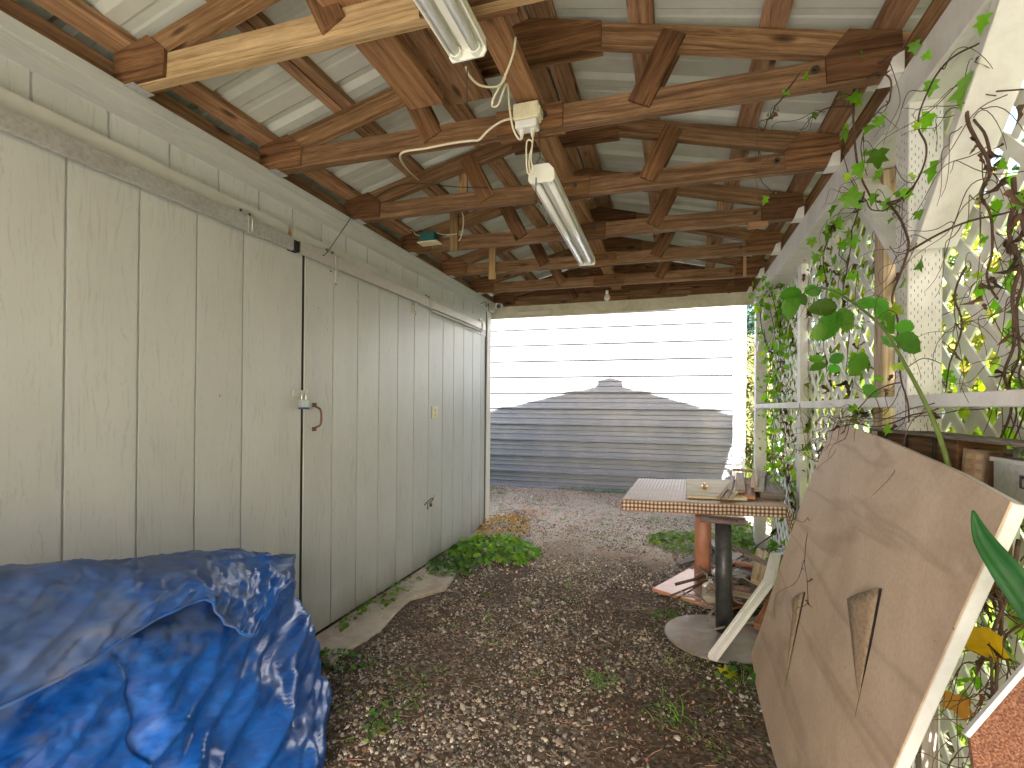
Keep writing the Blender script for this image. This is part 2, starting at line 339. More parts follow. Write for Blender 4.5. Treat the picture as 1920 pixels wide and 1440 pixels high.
# ================================================================ GROUND
def gz(x, y):
    base = np.clip((y-3.0)/4.0, 0, 1)*.085
    return base + .012*np.sin(x*2.3+1.1)*np.cos(y*1.7)+.007*np.sin(x*6.1+y*4.3)+.004*np.sin(x*17+3)*np.cos(y*15)-.012
def ground_sheet():
    xs = np.concatenate([np.linspace(-60, -6, 12), np.linspace(-5, -2, 8), np.linspace(-1.9, 1.2, 110), np.linspace(1.35, 8, 18), np.linspace(9, 60, 12)])
    ys = np.concatenate([np.linspace(-60, -8, 12), np.linspace(-7, 1, 16), np.linspace(1.1, 7.2, 190), np.linspace(7.5, 14, 14), np.linspace(16, 60, 10)])
    X, Y = np.meshgrid(xs, ys); Z = gz(X, Y)+RNG.normal(0, .0025, X.shape)
    v = np.stack([X, Y, Z], 2).reshape(-1, 3); nx = len(xs); ny = len(ys)
    f = [(j*nx+i, j*nx+i+1, (j+1)*nx+i+1, (j+1)*nx+i) for j in range(ny-1) for i in range(nx-1)]
    me = bpy.data.meshes.new('ground'); me.from_pydata(v.tolist(), [], f); me.update(); me.shade_smooth()
    Mt, t, b = newmat('gravel_soil'); tc = N(t, 'ShaderNodeTexCoord').outputs['Object']
    n1 = noise(t, tc, 1.5, 6, .65); n2 = noise(t, tc, 60, 5, .7); vo = N(t, 'ShaderNodeTexVoronoi', ins={'Vector': tc, 'Scale': 75.0, 'Randomness': 1.0})
    peb = ramp(t, N(t, 'ShaderNodeSeparateColor', ins={0: vo.outputs[1]}).outputs[0], [(.0, (.04, .03, .022)), (.5, (.10, .077, .056)), (.8, (.22, .19, .15)), (1, (.36, .32, .27))])
    soil = ramp(t, n2.outputs[0], [(.3, (.030, .021, .014)), (.6, (.105, .073, .048)), (.8, (.20, .145, .10))])
    fac = ramp(t, n1.outputs[0], [(.4, .15), (.62, .75)])
    c = mixc(t, fac.outputs[0], soil.outputs[0], peb.outputs[0])
    xyz = N(t, 'ShaderNodeSeparateXYZ', ins={0: tc})
    # pale sandy soil with far-end light painted in, grass beyond the sides
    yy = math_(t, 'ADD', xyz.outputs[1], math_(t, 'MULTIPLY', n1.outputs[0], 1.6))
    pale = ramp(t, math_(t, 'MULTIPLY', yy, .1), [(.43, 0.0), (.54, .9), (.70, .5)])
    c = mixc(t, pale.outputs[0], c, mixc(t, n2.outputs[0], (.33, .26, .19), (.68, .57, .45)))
    ax = math_(t, 'ADD', math_(t, 'ABSOLUTE', math_(t, 'ADD', xyz.outputs[0], .4)), math_(t, 'MULTIPLY', n1.outputs[0], .5))
    gr = ramp(t, math_(t, 'MULTIPLY', ax, .2), [(.38, 0.0), (.46, 1.0)])
    c = mixc(t, gr.outputs[0], c, mixc(t, n2.outputs[0], (.03, .07, .015), (.10, .15, .035)))
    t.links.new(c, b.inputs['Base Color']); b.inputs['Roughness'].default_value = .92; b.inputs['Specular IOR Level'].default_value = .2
    bump(t, b, math_(t, 'ADD', math_(t, 'MULTIPLY', vo.outputs[0], -.8), n2.outputs[0]), .9, .01)
    me.materials.append(Mt); o = bpy.data.objects.new('ground', me); COL.objects.link(o); kind(o, 'structure')
    me.materials.append(Mt)
ground_sheet()
b = MB(); b.box(-7, 7, -14, -.15, -.06, .006); kind(b.build('bounce_slab', M['bounce']), 'structure')  # unseen slab added behind the camera to bounce sunlight inside
# ================================================================ SHED
shed = thing('shed', 'grey painted storage shed wall with grooved siding and two sliding doors', 'shed', (-2.9, 1, 0))
def siding(name, y0, y1, z0, z1, xf, parent, start, step=.207, depth=.008, back=.05, mat='siding', gw=.009):
    b = MB(); g = [start+step*k for k in range(-60, 60) if y0+.03 < start+step*k < y1-.03]; e = [y0]+g+[y1]
    for i in range(len(e)-1):
        a = e[i]+(gw/2 if i else 0); c = e[i+1]-(gw/2 if i < len(e)-2 else 0)
        b.box(xf-depth, xf, a, c, z0, z1, ax=2)
    b.box(xf-depth-back, xf-depth, y0, y1, z0, z1, ax=2)
    return b.build(name, M[mat], parent)
siding('siding_band', -4, 4.575, 1.93, 2.295, XW, shed, .909)
siding('wall_siding', 3.40, 4.575, .02, 1.93, XW-.006, shed, 3.417, .209)
b = MB(); b.box(-4.9, -1.86, -4, -3.92, .02, 2.22); b.box(-4.9, -4.82, -3.92, 4.6, .02, 1.75, ax=1); b.box(-4.82, -1.86, 4.52, 4.6, .02, 1.85, ax=0)
b.build('outer_wall', M['siding'], shed)
b = MB(); b.prism([(-1.86, -4.1, 2.275), (-1.86, 4.72, 2.275), (-5.1, 4.72, 1.74), (-5.1, -4.1, 1.74)], (0, 0, 1), .03); b.build('shed_roof', M['roof'], shed)
d1 = siding('sliding_door', -.3, 1.856, .02, 1.985, XW+.014, shed, .991, .2175, mat='siding')
d1['label'] = 'near sliding door ending in a smooth edge strip'
b = MB(); b.box(XW-.03, XW+.012, 1.8565, 1.999, .02, 1.985, ax=2); b.build('edge_strip', M['trim'], d1)
d2 = siding('sliding_door', 2.021, 3.39, .022, 1.985, XW+.014, shed, 2.237, .2215, mat='siding')
d2['label'] = 'far sliding door with hasp, pull handle and hangers'
b = MB(); b.box(XW-.05, XW+.007, 1.9995, 2.0205, .02, 1.985, ax=2); b.build('door_gap', M['gap'], shed)
b = MB(); b.box(XW-.04, XW+.005, -.35, -.3005, .02, 1.985, ax=2); b.build('jamb', M['trim'], shed)
siding('wall_siding', -4, -.35, .02, 1.93, XW-.006, shed, -.55, .207)
b = MB(); b.box(XW-.03, XW+.045, -4, 4.69, 2.197, 2.246, ax=1); b.box(XW-.03, XW+.052, -4, 4.70, 2.246, 2.287, ax=1); b.build('top_trim_board', M['trim'], shed)
b = MB(); b.box(XW+.001, XW+.028, -4, 1.885, 2.032, 2.092, ax=1); b.box(XW+.001, XW+.028, 1.925, 4.44, 2.032, 2.086, ax=1); b.build('header_board', M['header'], shed)
b = MB(); b.box(XW+.001, XW+.012, 1.885, 1.925, 2.036, 2.088, ax=1); b.build('header_splice', M['tan_wood'], shed)
# box tracks (open below)
def track(y0, y1, mat):
    b = MB(); b.box(XW+.002, XW+.052, y0, y1, 2.028, 2.031, ax=1); b.box(XW+.0495, XW+.052, y0, y1, 1.972, 2.0278, ax=1); b.box(XW+.036, XW+.0493, y0, y1, 1.970, 1.973, ax=1)
    return b.build('door_track', M[mat], shed)
track(-1.2, 1.897, 'galv'); track(1.945, 4.43, 'galv_bright')
b = MB(); b.box(XW+.004, XW+.044, 1.897, 1.945, 1.974, 2.026); b.build('track_stop', M['gap'], shed)
b = MB(); b.box(XW+.014, XW+.034, 3.375, 4.415, 1.952, 1.967, ax=1); b.build('weather_strip', M['header'], shed)
b = MB(); b.box(XW-.02, XW+.004, 4.5755, 4.588, .05, 2.19, ax=2); b.build('corner_gap', M['groove'], shed)
b = MB(); b.box(XW-.05, XW+.012, 4.5885, 4.69, .03, 2.196, ax=2); b.build('corner_board', M['corner'], shed)
for y in (1.655, 2.20, 3.30, 4.36):
    b = MB(); b.box(XW+.0525, XW+.056, y-.026, y+.026, 1.967, 2.034); b.box(XW+.03, XW+.056, y-.026, y+.026, 2.0345, 2.037); b.box(XW+.0285, XW+.0315, y-.026, y+.026, 2.037, 2.066)
    b.box(XW+.035, XW+.056, y-.026, y+.026, 1.9645, 1.9672)
    b.tube([(XW+.0565, y-.005, 1.975), (XW+.0575, y-.005, 2.028)], .004, 6)
    o = b.build('track_bracket', M['galv'], shed)
    b = MB(); b.tube([(XW+.0315, y-.045, 2.055), (XW+.0345, y-.045, 2.055)], .0065, 8); b.build('screw', M['chain'], o); b = MB(); b.tube([(XW+.0315, y+.0, 2.052), (XW+.036, y, 2.052)], .006, 8); b.build('screw', M['chain'], o)
for y in (2.232, 3.115):
    b = MB(); xf = XW+.0145
    b.prism([(xf, y-.042, 1.99), (xf, y+.042, 1.99), (xf, y+.042, 1.905), (xf, y+.02, 1.883), (xf, y-.042, 1.900)], (1, 0, 0), .003)
    b.beam((xf+.014, y+.012, 1.985), (xf+.007, y+.012, 1.905), .014, .012, up=(1, 0, 0))
    o = b.build('door_hanger', M['header'], d2, bevel=.001)
    for (dy, z) in ((-.026, 1.955), (.033, 1.945), (.018, 1.893)):
        b = MB(); b.tube([(xf+.003, y+dy, z), (xf+.006, y+dy, z)], .0045, 8); b.build('screw', M['chain'], o) if False else b.build('hanger_bolt', M['chain'], d2)
# hasp, handle, latch, outlet
b = MB(); hx = XW+.0145; b.box(hx, hx+.004, 2.035, 2.078, 1.258, 1.302); b.box(hx+.003, hx+.008, 1.935, 2.036, 1.262, 1.299); b.tube([(hx+.006, 2.038, 1.256), (hx+.006, 2.038, 1.304)], .0045, 8)
b.tube(smooth_path([(hx+.008, 1.965, 1.284), (hx+.02, 1.965, 1.284), (hx+.02, 1.985, 1.284), (hx+.008, 1.985, 1.284)]), .003, 6)
b.build('hasp', M['header'], d2, bevel=.0015)
pl_ = thing('padlock', 'laminated steel padlock with blue bumper hanging on the door hasp', 'padlock', (hx+.025, 1.99, 1.23))
b = MB()
for k in range(7): b.box(hx+.012, hx+.036, 1.967, 2.013, 1.2125+k*.0052, 1.2165+k*.0052)
b.box(hx+.0135, hx+.0345, 1.9685, 2.0115, 1.212, 1.2485); b.build('lock_body', M['steel'], pl_, bevel=.0008)
b = MB(); b.box(hx+.0105, hx+.0375, 1.965, 2.015, 1.203, 1.2118); b.build('bumper', M['lockblue'], pl_, bevel=.002)
b = MB(); b.tube(smooth_path([(hx+.024, 1.976, 1.249), (hx+.024, 1.976, 1.27), (hx+.024, 1.982, 1.283), (hx+.024, 1.991, 1.287), (hx+.024, 1.999, 1.283), (hx+.024, 2.004, 1.27), (hx+.024, 2.004, 1.249)]), .0035, 8); b.build('shackle', M['steel'], pl_, smooth=True)
b = MB(); hy = 2.10
b.tube(smooth_path([(hx+.001, hy-.01, 1.222), (hx+.008, hy-.002, 1.214), (hx+.028, hy+.006, 1.20), (hx+.033, hy+.008, 1.16), (hx+.028, hy+.006, 1.122), (hx+.008, hy-.002, 1.108), (hx+.001, hy-.01, 1.10)]), .0055, 8, r1=.0055)
b.box(hx, hx+.003, hy-.022, hy+.008, 1.213, 1.236); b.box(hx, hx+.003, hy-.022, hy+.008, 1.088, 1.11); b.build('pull_handle', M['tan_wood'] if False else M['rust'], d2, smooth=False)
b = MB(); ox = XW-.0055; b.box(ox, ox+.008, 3.432, 3.53, 1.126, 1.224); o = b.build('outlet_plate', M['cream'], shed, bevel=.002)
b = MB(); b.box(ox+.0082, ox+.0105, 3.463, 3.499, 1.182, 1.207); b.box(ox+.0082, ox+.0105, 3.463, 3.499, 1.143, 1.168); b.build('socket', M['cream'], o, bevel=.001)
b = MB()
for z in (1.194, 1.155): b.box(ox+.0106, ox+.0112, 3.472, 3.475, z-.006, z+.006); b.box(ox+.0106, ox+.0112, 3.486, 3.489, z-.006, z+.006)
b.tube([(ox+.008, 3.481, 1.175), (ox+.0095, 3.481, 1.175)], .0035, 8); b.build('slot', M['black'], o)
b = MB(); b.beam((ox+.006, 3.385, .455), (ox+.006, 3.50, .51), .012, .012); b.beam((ox+.006, 3.40, .41), (ox+.006, 3.49, .432), .012, .012); b.build('latch_block', M['ply_pale'], shed)
b = MB(); q = ox+.02; b.tube(smooth_path([(q-.01, 3.285, .475), (q, 3.30, .478), (q, 3.33, .49), (q, 3.345, .478), (q-.01, 3.35, .45)]), .0045, 6)
b.tube(smooth_path([(q, 3.35, .492), (q+.006, 3.40, .51), (q+.006, 3.425, .50), (q, 3.41, .485), (q, 3.37, .478)]), .004, 6); b.tube([(q-.008, 3.39, .46), (q+.01, 3.39, .46)], .014, 10); b.tube([(q-.01, 3.35, .50), (q-.004, 3.352, .43)], .007, 6)
b.build('barrel_latch', M['darkrod'], shed)
b = MB(); cx, cy, cz = -1.70, 4.72, 2.262
b.tube([(cx-.045, cy+.01, cz+.01), (cx-.02, cy, cz+.005)], .03, 14); b.tube([(cx-.02, cy, cz+.005), (cx-.005, cy-.02, cz)], .012, 8)
sec = thing('security_camera', 'small white round security camera at the far shed corner', 'camera', (cx, cy, cz))
b.build('mount', M['camwhite'], sec, smooth=True); b = MB(); b.tube([(cx-.004, cy+.035, cz+.01), (cx-.003, cy+.03, cz+.009), (cx+.001, cy-.03, cz-.006)], [.02, .029, .029], 18); h = b.build('camera_body', M['camwhite'], sec)
b = MB(); b.tube([(cx+.0011, cy-.0305, cz-.006), (cx+.0015, cy-.033, cz-.0065)], .024, 18); b.build('lens', M['glassdark'], sec)
b = MB(); b.tube(smooth_path([(XW+.05, 4.30, 2.205), (XW+.075, 4.36, 2.23), (XW+.06, 4.42, 2.20), (XW+.075, 4.45, 2.235), (XW+.055, 4.50, 2.18), (XW+.07, 4.58, 2.15)]), .003, 5); tag(b.build('loose_wire', M['chain']), 'short curled wire ends on the shed trim beside the security camera', 'wire')
# concrete threshold slab
b = MB(); b.prism([(-1.775, 2.02, -.02), (-1.53, 1.93, -.02), (-1.50, 2.3, -.02), (-1.57, 2.72, -.02), (-1.44, 2.98, -.02), (-1.50, 3.30, -.02), (-1.775, 3.36, -.02)], (0, 0, 1), .034)
tag(b.build('threshold_slab', M['concrete'], bevel=.006), 'thin stained concrete slab on the ground below the far sliding door', 'slab')
# ================================================================ CARPORT
cp = thing('carport', 'open carport with brown timber roof trusses, metal roof and white posts', 'carport', (-.5, 1, 0))
XR = .678; RX = -.53; CB, CT = 2.281, 2.367; HZ = 2.40; PZ = 2.712
def tcz(x): return HZ+(PZ-HZ)*(1-abs(x-RX)/1.26)      # upper edge of the top chord
TY = [1.1586+.61*i for i in range(-4, 7)]
def make_truss(y, idx, skew=.083):
    def P(x, z, dy=0): return (x, y+dy+skew*(x-XW)/(XR-XW), z)
    b = MB(); near = idx == 4
    b.beam(P(XW-.03, (CB+CT)/2), P(XR+.02, (CB+CT)/2), .038, CT-CB)
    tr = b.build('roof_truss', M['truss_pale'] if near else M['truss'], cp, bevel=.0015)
    b = MB(); hh = .082
    for s in (-1, 1):
        xe = RX+s*1.275; b.beam(P(xe, tcz(xe)-hh/2-.002), P(RX+s*.002, PZ-hh/2-.002), .038, hh)
    b.build('top_chord', M['truss'], tr, bevel=.0015)
    for sd in (-1, 1):                                           # plywood gussets on both faces
        dy = sd*.0255
        b = MB(); b.prism([P(XW+.001, CB+.004, dy-.006), P(XW+.22, CB+.004, dy-.006), P(XW+.225, CT+.002, dy-.006), P(XW+.15, tcz(XW+.15)-.005, dy-.006), P(XW+.005, tcz(XW)-.003, dy-.006)], (0, 1, 0), .012); b.build('gusset_plate', M['ply'], tr)
        b = MB(); b.prism([P(XR-.002, CB+.004, dy-.006), P(XR-.21, CB+.004, dy-.006), P(XR-.215, CT+.002, dy-.006), P(XR-.15, tcz(XR-.15)-.005, dy-.006), P(XR-.005, tcz(XR)-.003, dy-.006)], (0, 1, 0), .012); b.build('gusset_plate', M['ply'], tr)
        b = MB(); b.prism([P(RX-.13, CB-.004, dy-.006), P(RX+.13, CB-.004, dy-.006), P(RX+.13, CT+.003, dy-.006), P(RX-.13, CT+.003, dy-.006)], (0, 1, 0), .012); b.build('gusset_plate', M['ply'], tr)
        b = MB(); b.prism([P(RX-.27, tcz(RX-.27)-.092, dy-.006), P(RX+.27, tcz(RX+.27)-.092, dy-.006), P(RX+.27, tcz(RX+.27)-.003, dy-.006), P(RX, PZ-.003, dy-.006), P(RX-.27, tcz(RX-.27)-.003, dy-.006)], (0, 1, 0), .012); b.build('gusset_plate', M['ply'], tr)
    for s in (-1, 1):                                            # fan webs, plywood strips on the near face
        b = MB(); dy = -.025
        b.beam(P(RX+s*.525, tcz(RX+s*.525)-.03, dy), P(RX+s*.405, CB+.035, dy), .012, .085, up=(1, 0, 0)); b.build('web', M['ply'], tr, bevel=.001)
        b = MB(); b.beam(P(RX+s*.525, tcz(RX+s*.525)-.03, .025), P(RX+s*.405, CB+.035, .025), .012, .085, up=(1, 0, 0)); b.build('web', M['ply'], tr)
    for x in (RX+.06, XR-.245):
        b = MB(); b.tube([P(x, (CB+CT)/2+.006, -.035), P(x, (CB+CT)/2+.006, -.0315)], .013, 14); b.tube([P(x, (CB+CT)/2+.006, -.044), P(x, (CB+CT)/2+.006, -.035)], .007, 6); b.build('bolt', M['chain'], tr)
    b = MB(); b.box(XW+.055, XW+.10, y-.034, y+.036, CB-.0025, CB-.0005); b.build('metal_tie', M['galv'], tr)
    b = MB(); x0 = XR-.05; yy = y+skew; b.prism([(x0, yy-.036, CB-.002), (XR-.002, yy-.036, CB-.002), (XR-.002, yy-.036, CB+.06), (XR-.03, yy-.036, CB+.05)], (0, -1, 0), .003); b.box(x0, XR-.002, yy-.036, yy+.036, CB-.005, CB-.0015); b.build('metal_tie', M['white'], tr)
    for (x, z0, z1, sd, sw_) in {7: [(-1.395, 2.262, 2.55, -1, .055), (.255, 2.36, 2.49, 1, .03)], 6: [(-1.10, 2.37, 2.505, 1, .05)], 8: [(-1.352, 2.225, 2.47, -1, .055), (.235, 2.36, 2.52, 1, .03), (.468, 2.15, 2.36, 1, .018)]}.get(idx, []):
        b = MB(); b.beam(P(x, z0, sd*.042), P(x, z1, sd*.042), sw_, .019, up=(0, 1, 0)); b.build('nailed_slat', M['slat'], tr, bevel=.001)
    if idx == 7: b = MB(); b.beam(P(.40, CB-.0125), P(.50, CB-.0125), .05, .024); b.build('block', M['plank'], tr)
    return tr
for i, y in enumerate(TY): make_truss(y, i)
# purlins, eave strips, wall plates (all run the length of the roof)
Y0, Y1 = -2.45, 4.98
def purlin(x0, x1, name='purlin', mat='purlin'):
    xm = (x0+x1)/2; sl_ = (PZ-HZ)/1.26; zc = tcz(xm)+.0195; b = MB()
    up = Vector((sl_ if x0 < RX else -sl_, 0, -1)); up = Vector((-sl_ if xm < RX else sl_, 0, 1))
    b.beam((xm, Y0, zc), (xm, Y1-.02, zc), x1-x0, .037, up=up); b.build(name, M[mat], cp, bevel=.0015)
for a, c in ((-1.415, -1.372), (-1.368, -1.325), (-1.01, -.925), (-.625, -.538), (-.522, -.435), (-.16, -.075), (.27, .355), (-1.80, -1.72), (.60, .68)): purlin(a, c)
b = MB(); b.box(XW-.045, XW-.002, Y0+.2, 4.80, 2.288, 2.372, ax=1); b.build('wall_plate', M['purlin'], cp)
b = MB(); b.box(XR+.01, XR+.05, Y0+.2, 4.80, 2.288, 2.38, ax=1); b.build('wall_plate', M['truss'], cp)
# ribbed roof sheets
ROOFP = ((0, 0), (.022, .019), (.048, .019), (.070, 0), (.115, .0), (.124, .003), (.150, .003), (.159, 0))
def ribbed(L0, L1, period=.229, prof=None):
    pr = []; n = int((L1-L0)/period)+1
    for k in range(n):
        o = L0+k*period
        for (dx, h) in prof or ((0, 0), (.012, .036), (.030, .036), (.042, 0), (.094, 0), (.101, .011), (.112, .011), (.118, 0), (.158, 0), (.165, .011), (.176, .011), (.182, 0)):
            if o+dx <= L1: pr.append((o+dx, h))
    pr.append((L1, 0)); return pr
def sheet(name, prof, fpt, ra, rb, mat, parent, label=None):
    """extrude rib profile: fpt(s,h,r)->point, r in [ra..rb]"""
    v = []; f = []; uv = []
    for (s_2, h) in prof: v += [fpt(s_2, h, ra), fpt(s_2, h, rb)]
    for i in range(len(prof)-1): f.append((2*i, 2*i+1, 2*i+3, 2*i+2))
    me = bpy.data.meshes.new(name); me.from_pydata(v, [], f); me.uv_layers.new(name='UVMap'); me.materials.append(M[mat])
    o = bpy.data.objects.new(name, me); COL.objects.link(o); o.parent = parent; o.matrix_parent_inverse = parent.matrix_world.inverted()
    so = o.modifiers.new('thick', 'SOLIDIFY'); so.thickness = .0012; so.offset = 0
    if label: o['label'] = label
    return o
rp = ribbed(Y0, Y1, prof=ROOFP); sl_ = (PZ-HZ)/1.26
for sgn, xe in ((-1, -2.36), (1, 1.12)):
    def fp(s_2, h, x): return (x, s_2, PZ+.041-sl_*abs(x-RX)+h)
    sheet('roof_sheet', rp, fp, xe, RX+sgn*.004, 'roof', cp)
b = MB()
for sgn in (-1, 1): b.prism([(RX, Y0-.02, PZ+.072), (RX, Y1+.02, PZ+.072), (RX+sgn*.17, Y1+.02, PZ+.028), (RX+sgn*.17, Y0-.02, PZ+.028)], (0, 0, 1), .003)
b.build('ridge_cap', M['roof'], cp)
b = MB()                                                     # raised ridge vent at the far gable
for sgn in (-1, 1): b.prism([(RX, Y1-.35, PZ+.118), (RX, Y1, PZ+.118), (RX+sgn*.165, Y1, PZ+.078), (RX+sgn*.165, Y1-.35, PZ+.078)], (0, 0, 1), .004)
b.box(RX-.155, RX+.155, Y1-.33, Y1-.01, PZ+.03, PZ+.077); b.build('ridge_vent', M['roof'], cp)
b = MB(); b.box(-2.385, -2.362, Y0, Y1, 2.12, 2.30, ax=1); b.build('light_stop_board', M['trim'], cp)  # unseen board added to keep outside light out of the eave gap
# far gable : plywood, lower painted strip
yg = 4.865
b = MB(); b.prism([(XW-.02, yg, 2.292), (XR+.06, yg, 2.292), (XR+.06, yg, tcz(XR)+.02), (RX, yg, PZ+.036), (XW-.02, yg, tcz(XW)+.02)], (0, 1, 0), .014); b.build('gable_panel', M['inner_ply'], cp)
b = MB(); b.prism([(XW-.06, yg-.001, 2.158), (XR+.09, yg-.001, 2.172), (XR+.09, yg-.001, 2.291), (XW-.06, yg-.001, 2.291)], (0, 1, 0), .016); b.build('gable_skirt', M['fascia'], cp)
b = MB(); b.box(-1.56, -1.38, yg-.008, yg-.0015, 2.185, 2.218); b.box(-1.376, -1.21, yg-.008, yg-.0015, 2.187, 2.216); b.build('paint_patch', M['corner'], cp)
b = MB(); b.prism([(XW-.6, yg+.016, 2.158), (XR+.35, yg+.016, 2.172), (XR+.35, yg+.016, tcz(XR+.35)+.03), (RX, yg+.016, PZ+.036), (XW-.6, yg+.016, tcz(XW-.6)+.03)], (0, 1, 0), .006); b.build('gable_cladding', M['corner'], cp)
# rear gable (behind the camera)
b = MB(); b.prism([(XW-.6, Y0+.05, 2.2), (XR+.35, Y0+.05, 2.2), (XR+.35, Y0+.05, tcz(XR+.35)+.03), (RX, Y0+.05, PZ+.036), (XW-.6, Y0+.05, tcz(XW-.6)+.03)], (0, 1, 0), .02); b.build('gable_cladding', M['corner'], cp)
# long flat board on the bottom chords + ties
b = MB(); b.box(-.572, -.483, -.6, 4.80, CT+.003, CT+.038, ax=1); b.build('strongback', M['plank'], cp, bevel=.0015)
# side beam, posts, braces
b = MB(); b.box(XR, XR+.038, Y0, 4.80, 2.165, 2.286, ax=1); b.box(XR+.0385, XR+.15, Y0, 4.80, 2.165, 2.203, ax=1); b.box(XR+.112, XR+.15, Y0, 4.80, 2.2035, 2.34, ax=1); b.build('side_beam', M['white'], cp, bevel=.002)
posts = [(-.66, 4), (-2.35, 4), (1.79, 4), (4.66, 4)]
for y, _ in posts:
    b = MB(); b.box(XR+.0015, XR+.0885, y, y+.094, -.03, 2.1645 if y != 1.79 else 2.1645, ax=2); po = b.build('post', M['white2'], cp, bevel=.003)
    if y == 1.79:                                             # treatment incisions
        b = MB(); rr = random.Random(3)
        for col in range(9):
            x = XR+.009+col*.0088
            for k in range(78):
                z = .1+k*.0262+(col % 2)*.013+rr.uniform(-.003, .003)
                if rr.random() < .8: b.box(x-.0007, x+.0007, y-.0006, y-.0001, z, z+.009, ax=2)
        for col in range(5):
            yy = y+.012+col*.018
            for k in range(78):
                z = .1+k*.0262+(col % 2)*.013+rr.uniform(-.003, .003)
                if rr.random() < .8: b.box(XR+.0009, XR+.0014, yy-.0007, yy+.0007, z, z+.009, ax=2)
        b.build('incision_marks', M['groove'], po)
for (ya, za, yb, zb) in ((1.79, 1.70, 1.36, 2.163), (1.884, 1.70, 2.34, 2.163), (-.566, 1.70, -.12, 2.163), (-.66, 1.70, -1.1, 2.163), (4.66, 1.70, 4.24, 2.163)):
    b = MB(); n_ = Vector((0, yb-ya, zb-za)).normalized(); b.beam(Vector((XR+.058, ya, za))+n_*0.02, Vector((XR+.058, yb, zb))-n_*.02, .104, .036, up=Vector((0, -n_.z, n_.y)) , cut0=0, cut1=0); b.build('knee_brace', M['white'], cp, bevel=.002)
# ================================================================ LATTICE SCREEN
ls = thing('lattice_screen', 'white diagonal lattice screen wall between the carport posts, grown through with vines', 'lattice', (.82, 1.8, 0))
def lattice(y0, y1, z0, z1, x0, parent):
    """45 degree strips clipped to the rectangle"""
    P_ = .1375; wd = .037; out = MB()
    for lay, sg in ((0, 1), (1, -1)):
        xa = x0+lay*.0072; Cs = []
        H = z1-z0; c = -H-P_*2
        k0 = math.floor((y0-H-1)/P_); k1 = math.ceil((y1+H+1)/P_)
        for k in range(k0, k1):
            yc = k*P_+lay*.03
            # line y = yc + sg*(z-z0)
            pts = []
            hw = wd/math.sqrt(2)
            poly = [(yc-hw, z0), (yc+hw, z0), (yc+hw+sg*H, z1), (yc-hw+sg*H, z1)]
            def clip(pl, ax, val, keep):
                o = []
                for i in range(len(pl)):
                    a, c2 = pl[i], pl[(i+1) % len(pl)]; ia = keep(a[ax]); ic = keep(c2[ax])
                    if ia: o.append(a)
                    if ia != ic:
                        t = (val-a[ax])/(c2[ax]-a[ax]); o.append((a[0]+(c2[0]-a[0])*t, a[1]+(c2[1]-a[1])*t))
                return o
            poly = clip(poly, 0, y0, lambda q: q >= y0)
            if len(poly) >= 3: poly = clip(poly, 0, y1, lambda q: q <= y1)
            if len(poly) >= 3: out.prism([(xa, a, c2) for a, c2 in poly], (1, 0, 0), .0068)
    return out.build('lattice_panel', M['lattice'], parent)
for (a, c) in ((-3.0, -.1), (-.09, 2.29), (2.30, 3.58), (3.59, 4.74)): lattice(a, c, .04, 2.16, .818, ls)
for y in (2.25, 3.54, .30, -1.2):
    b = MB(); b.box(.773, .8165, y, y+.088, -.02, 2.16, ax=2); b.build('stud', M['white'] if y != 2.25 else M['tan_wood'], ls, bevel=.002)
for a, c in ((-.565, 1.787), (1.887, 4.658)):
    b = MB(); b.box(XR+.002, XR+.088, a, c, 1.231, 1.267, ax=1); b.build('rail', M['lattice'] if False else M['white'], ls, bevel=.002)
b = MB(); b.box(.80, .8165, -3, 4.74, .03, .12, ax=1); b.build('base_board', M['white'], ls)
# ================================================================ METAL BUILDING
mb = thing('metal_building', 'white ribbed sheet metal building wall at the far end of the carport', 'building', (-1, 8, 0))
nW = Vector((.03, -1, 0)).normalized(); tW = Vector((1, .03, 0)).normalized(); oW = Vector((-2.54, 6.77, 0))
def fw(z, h, s_2): p = oW+tW*s_2+nW*h; return (p.x, p.y, z)
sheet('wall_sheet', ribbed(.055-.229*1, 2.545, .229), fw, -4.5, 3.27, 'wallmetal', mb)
def along(s_2, h, z): p = oW+tW*s_2+nW*h; return Vector((p.x, p.y, z))
b = MB(); b.beam(along(3.335, .012, 0), along(3.335, .012, 2.75), .13, .06, up=tW) if False else b.prism([along(3.27, -.05, -.05), along(3.42, -.05, -.05), along(3.42, -.05, 2.7), along(3.27, -.05, 2.7)], nW, .09); b.build('corner_trim', M['corner'] if False else M['white'], mb)
b = MB(); b.prism([along(-4.5, -.05, 2.54), along(3.27, -.05, 2.54), along(3.27, -.05, 2.72), along(-4.5, -.05, 2.72)], nW, .085); b.build('top_trim', M['galv_bright'], mb)
b = MB(); b.prism([along(-4.6, .12, 2.72), along(3.5, .12, 2.72), along(3.5, -3, 3.3), along(-4.6, -3, 3.3)], (0, 0, 1), .03); b.prism([along(-4.6, -6, 2.72), along(3.5, -6, 2.72), along(3.5, -3, 3.3), along(-4.6, -3, 3.3)], (0, 0, 1), .03); b.build('roof', M['roof'], mb)
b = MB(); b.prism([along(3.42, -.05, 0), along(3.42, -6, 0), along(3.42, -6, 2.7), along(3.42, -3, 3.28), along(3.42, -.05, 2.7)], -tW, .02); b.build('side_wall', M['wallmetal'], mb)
b = MB()
for sx in (.78, 2.24):
    for k in range(11):
        z = .055+.229*k+.075; p = along(sx, .0005, z); b.tube([p, p+nW*.006], .006, 6)
b.build('screw_row', M['galv'], mb)
from mathutils import noise as MN
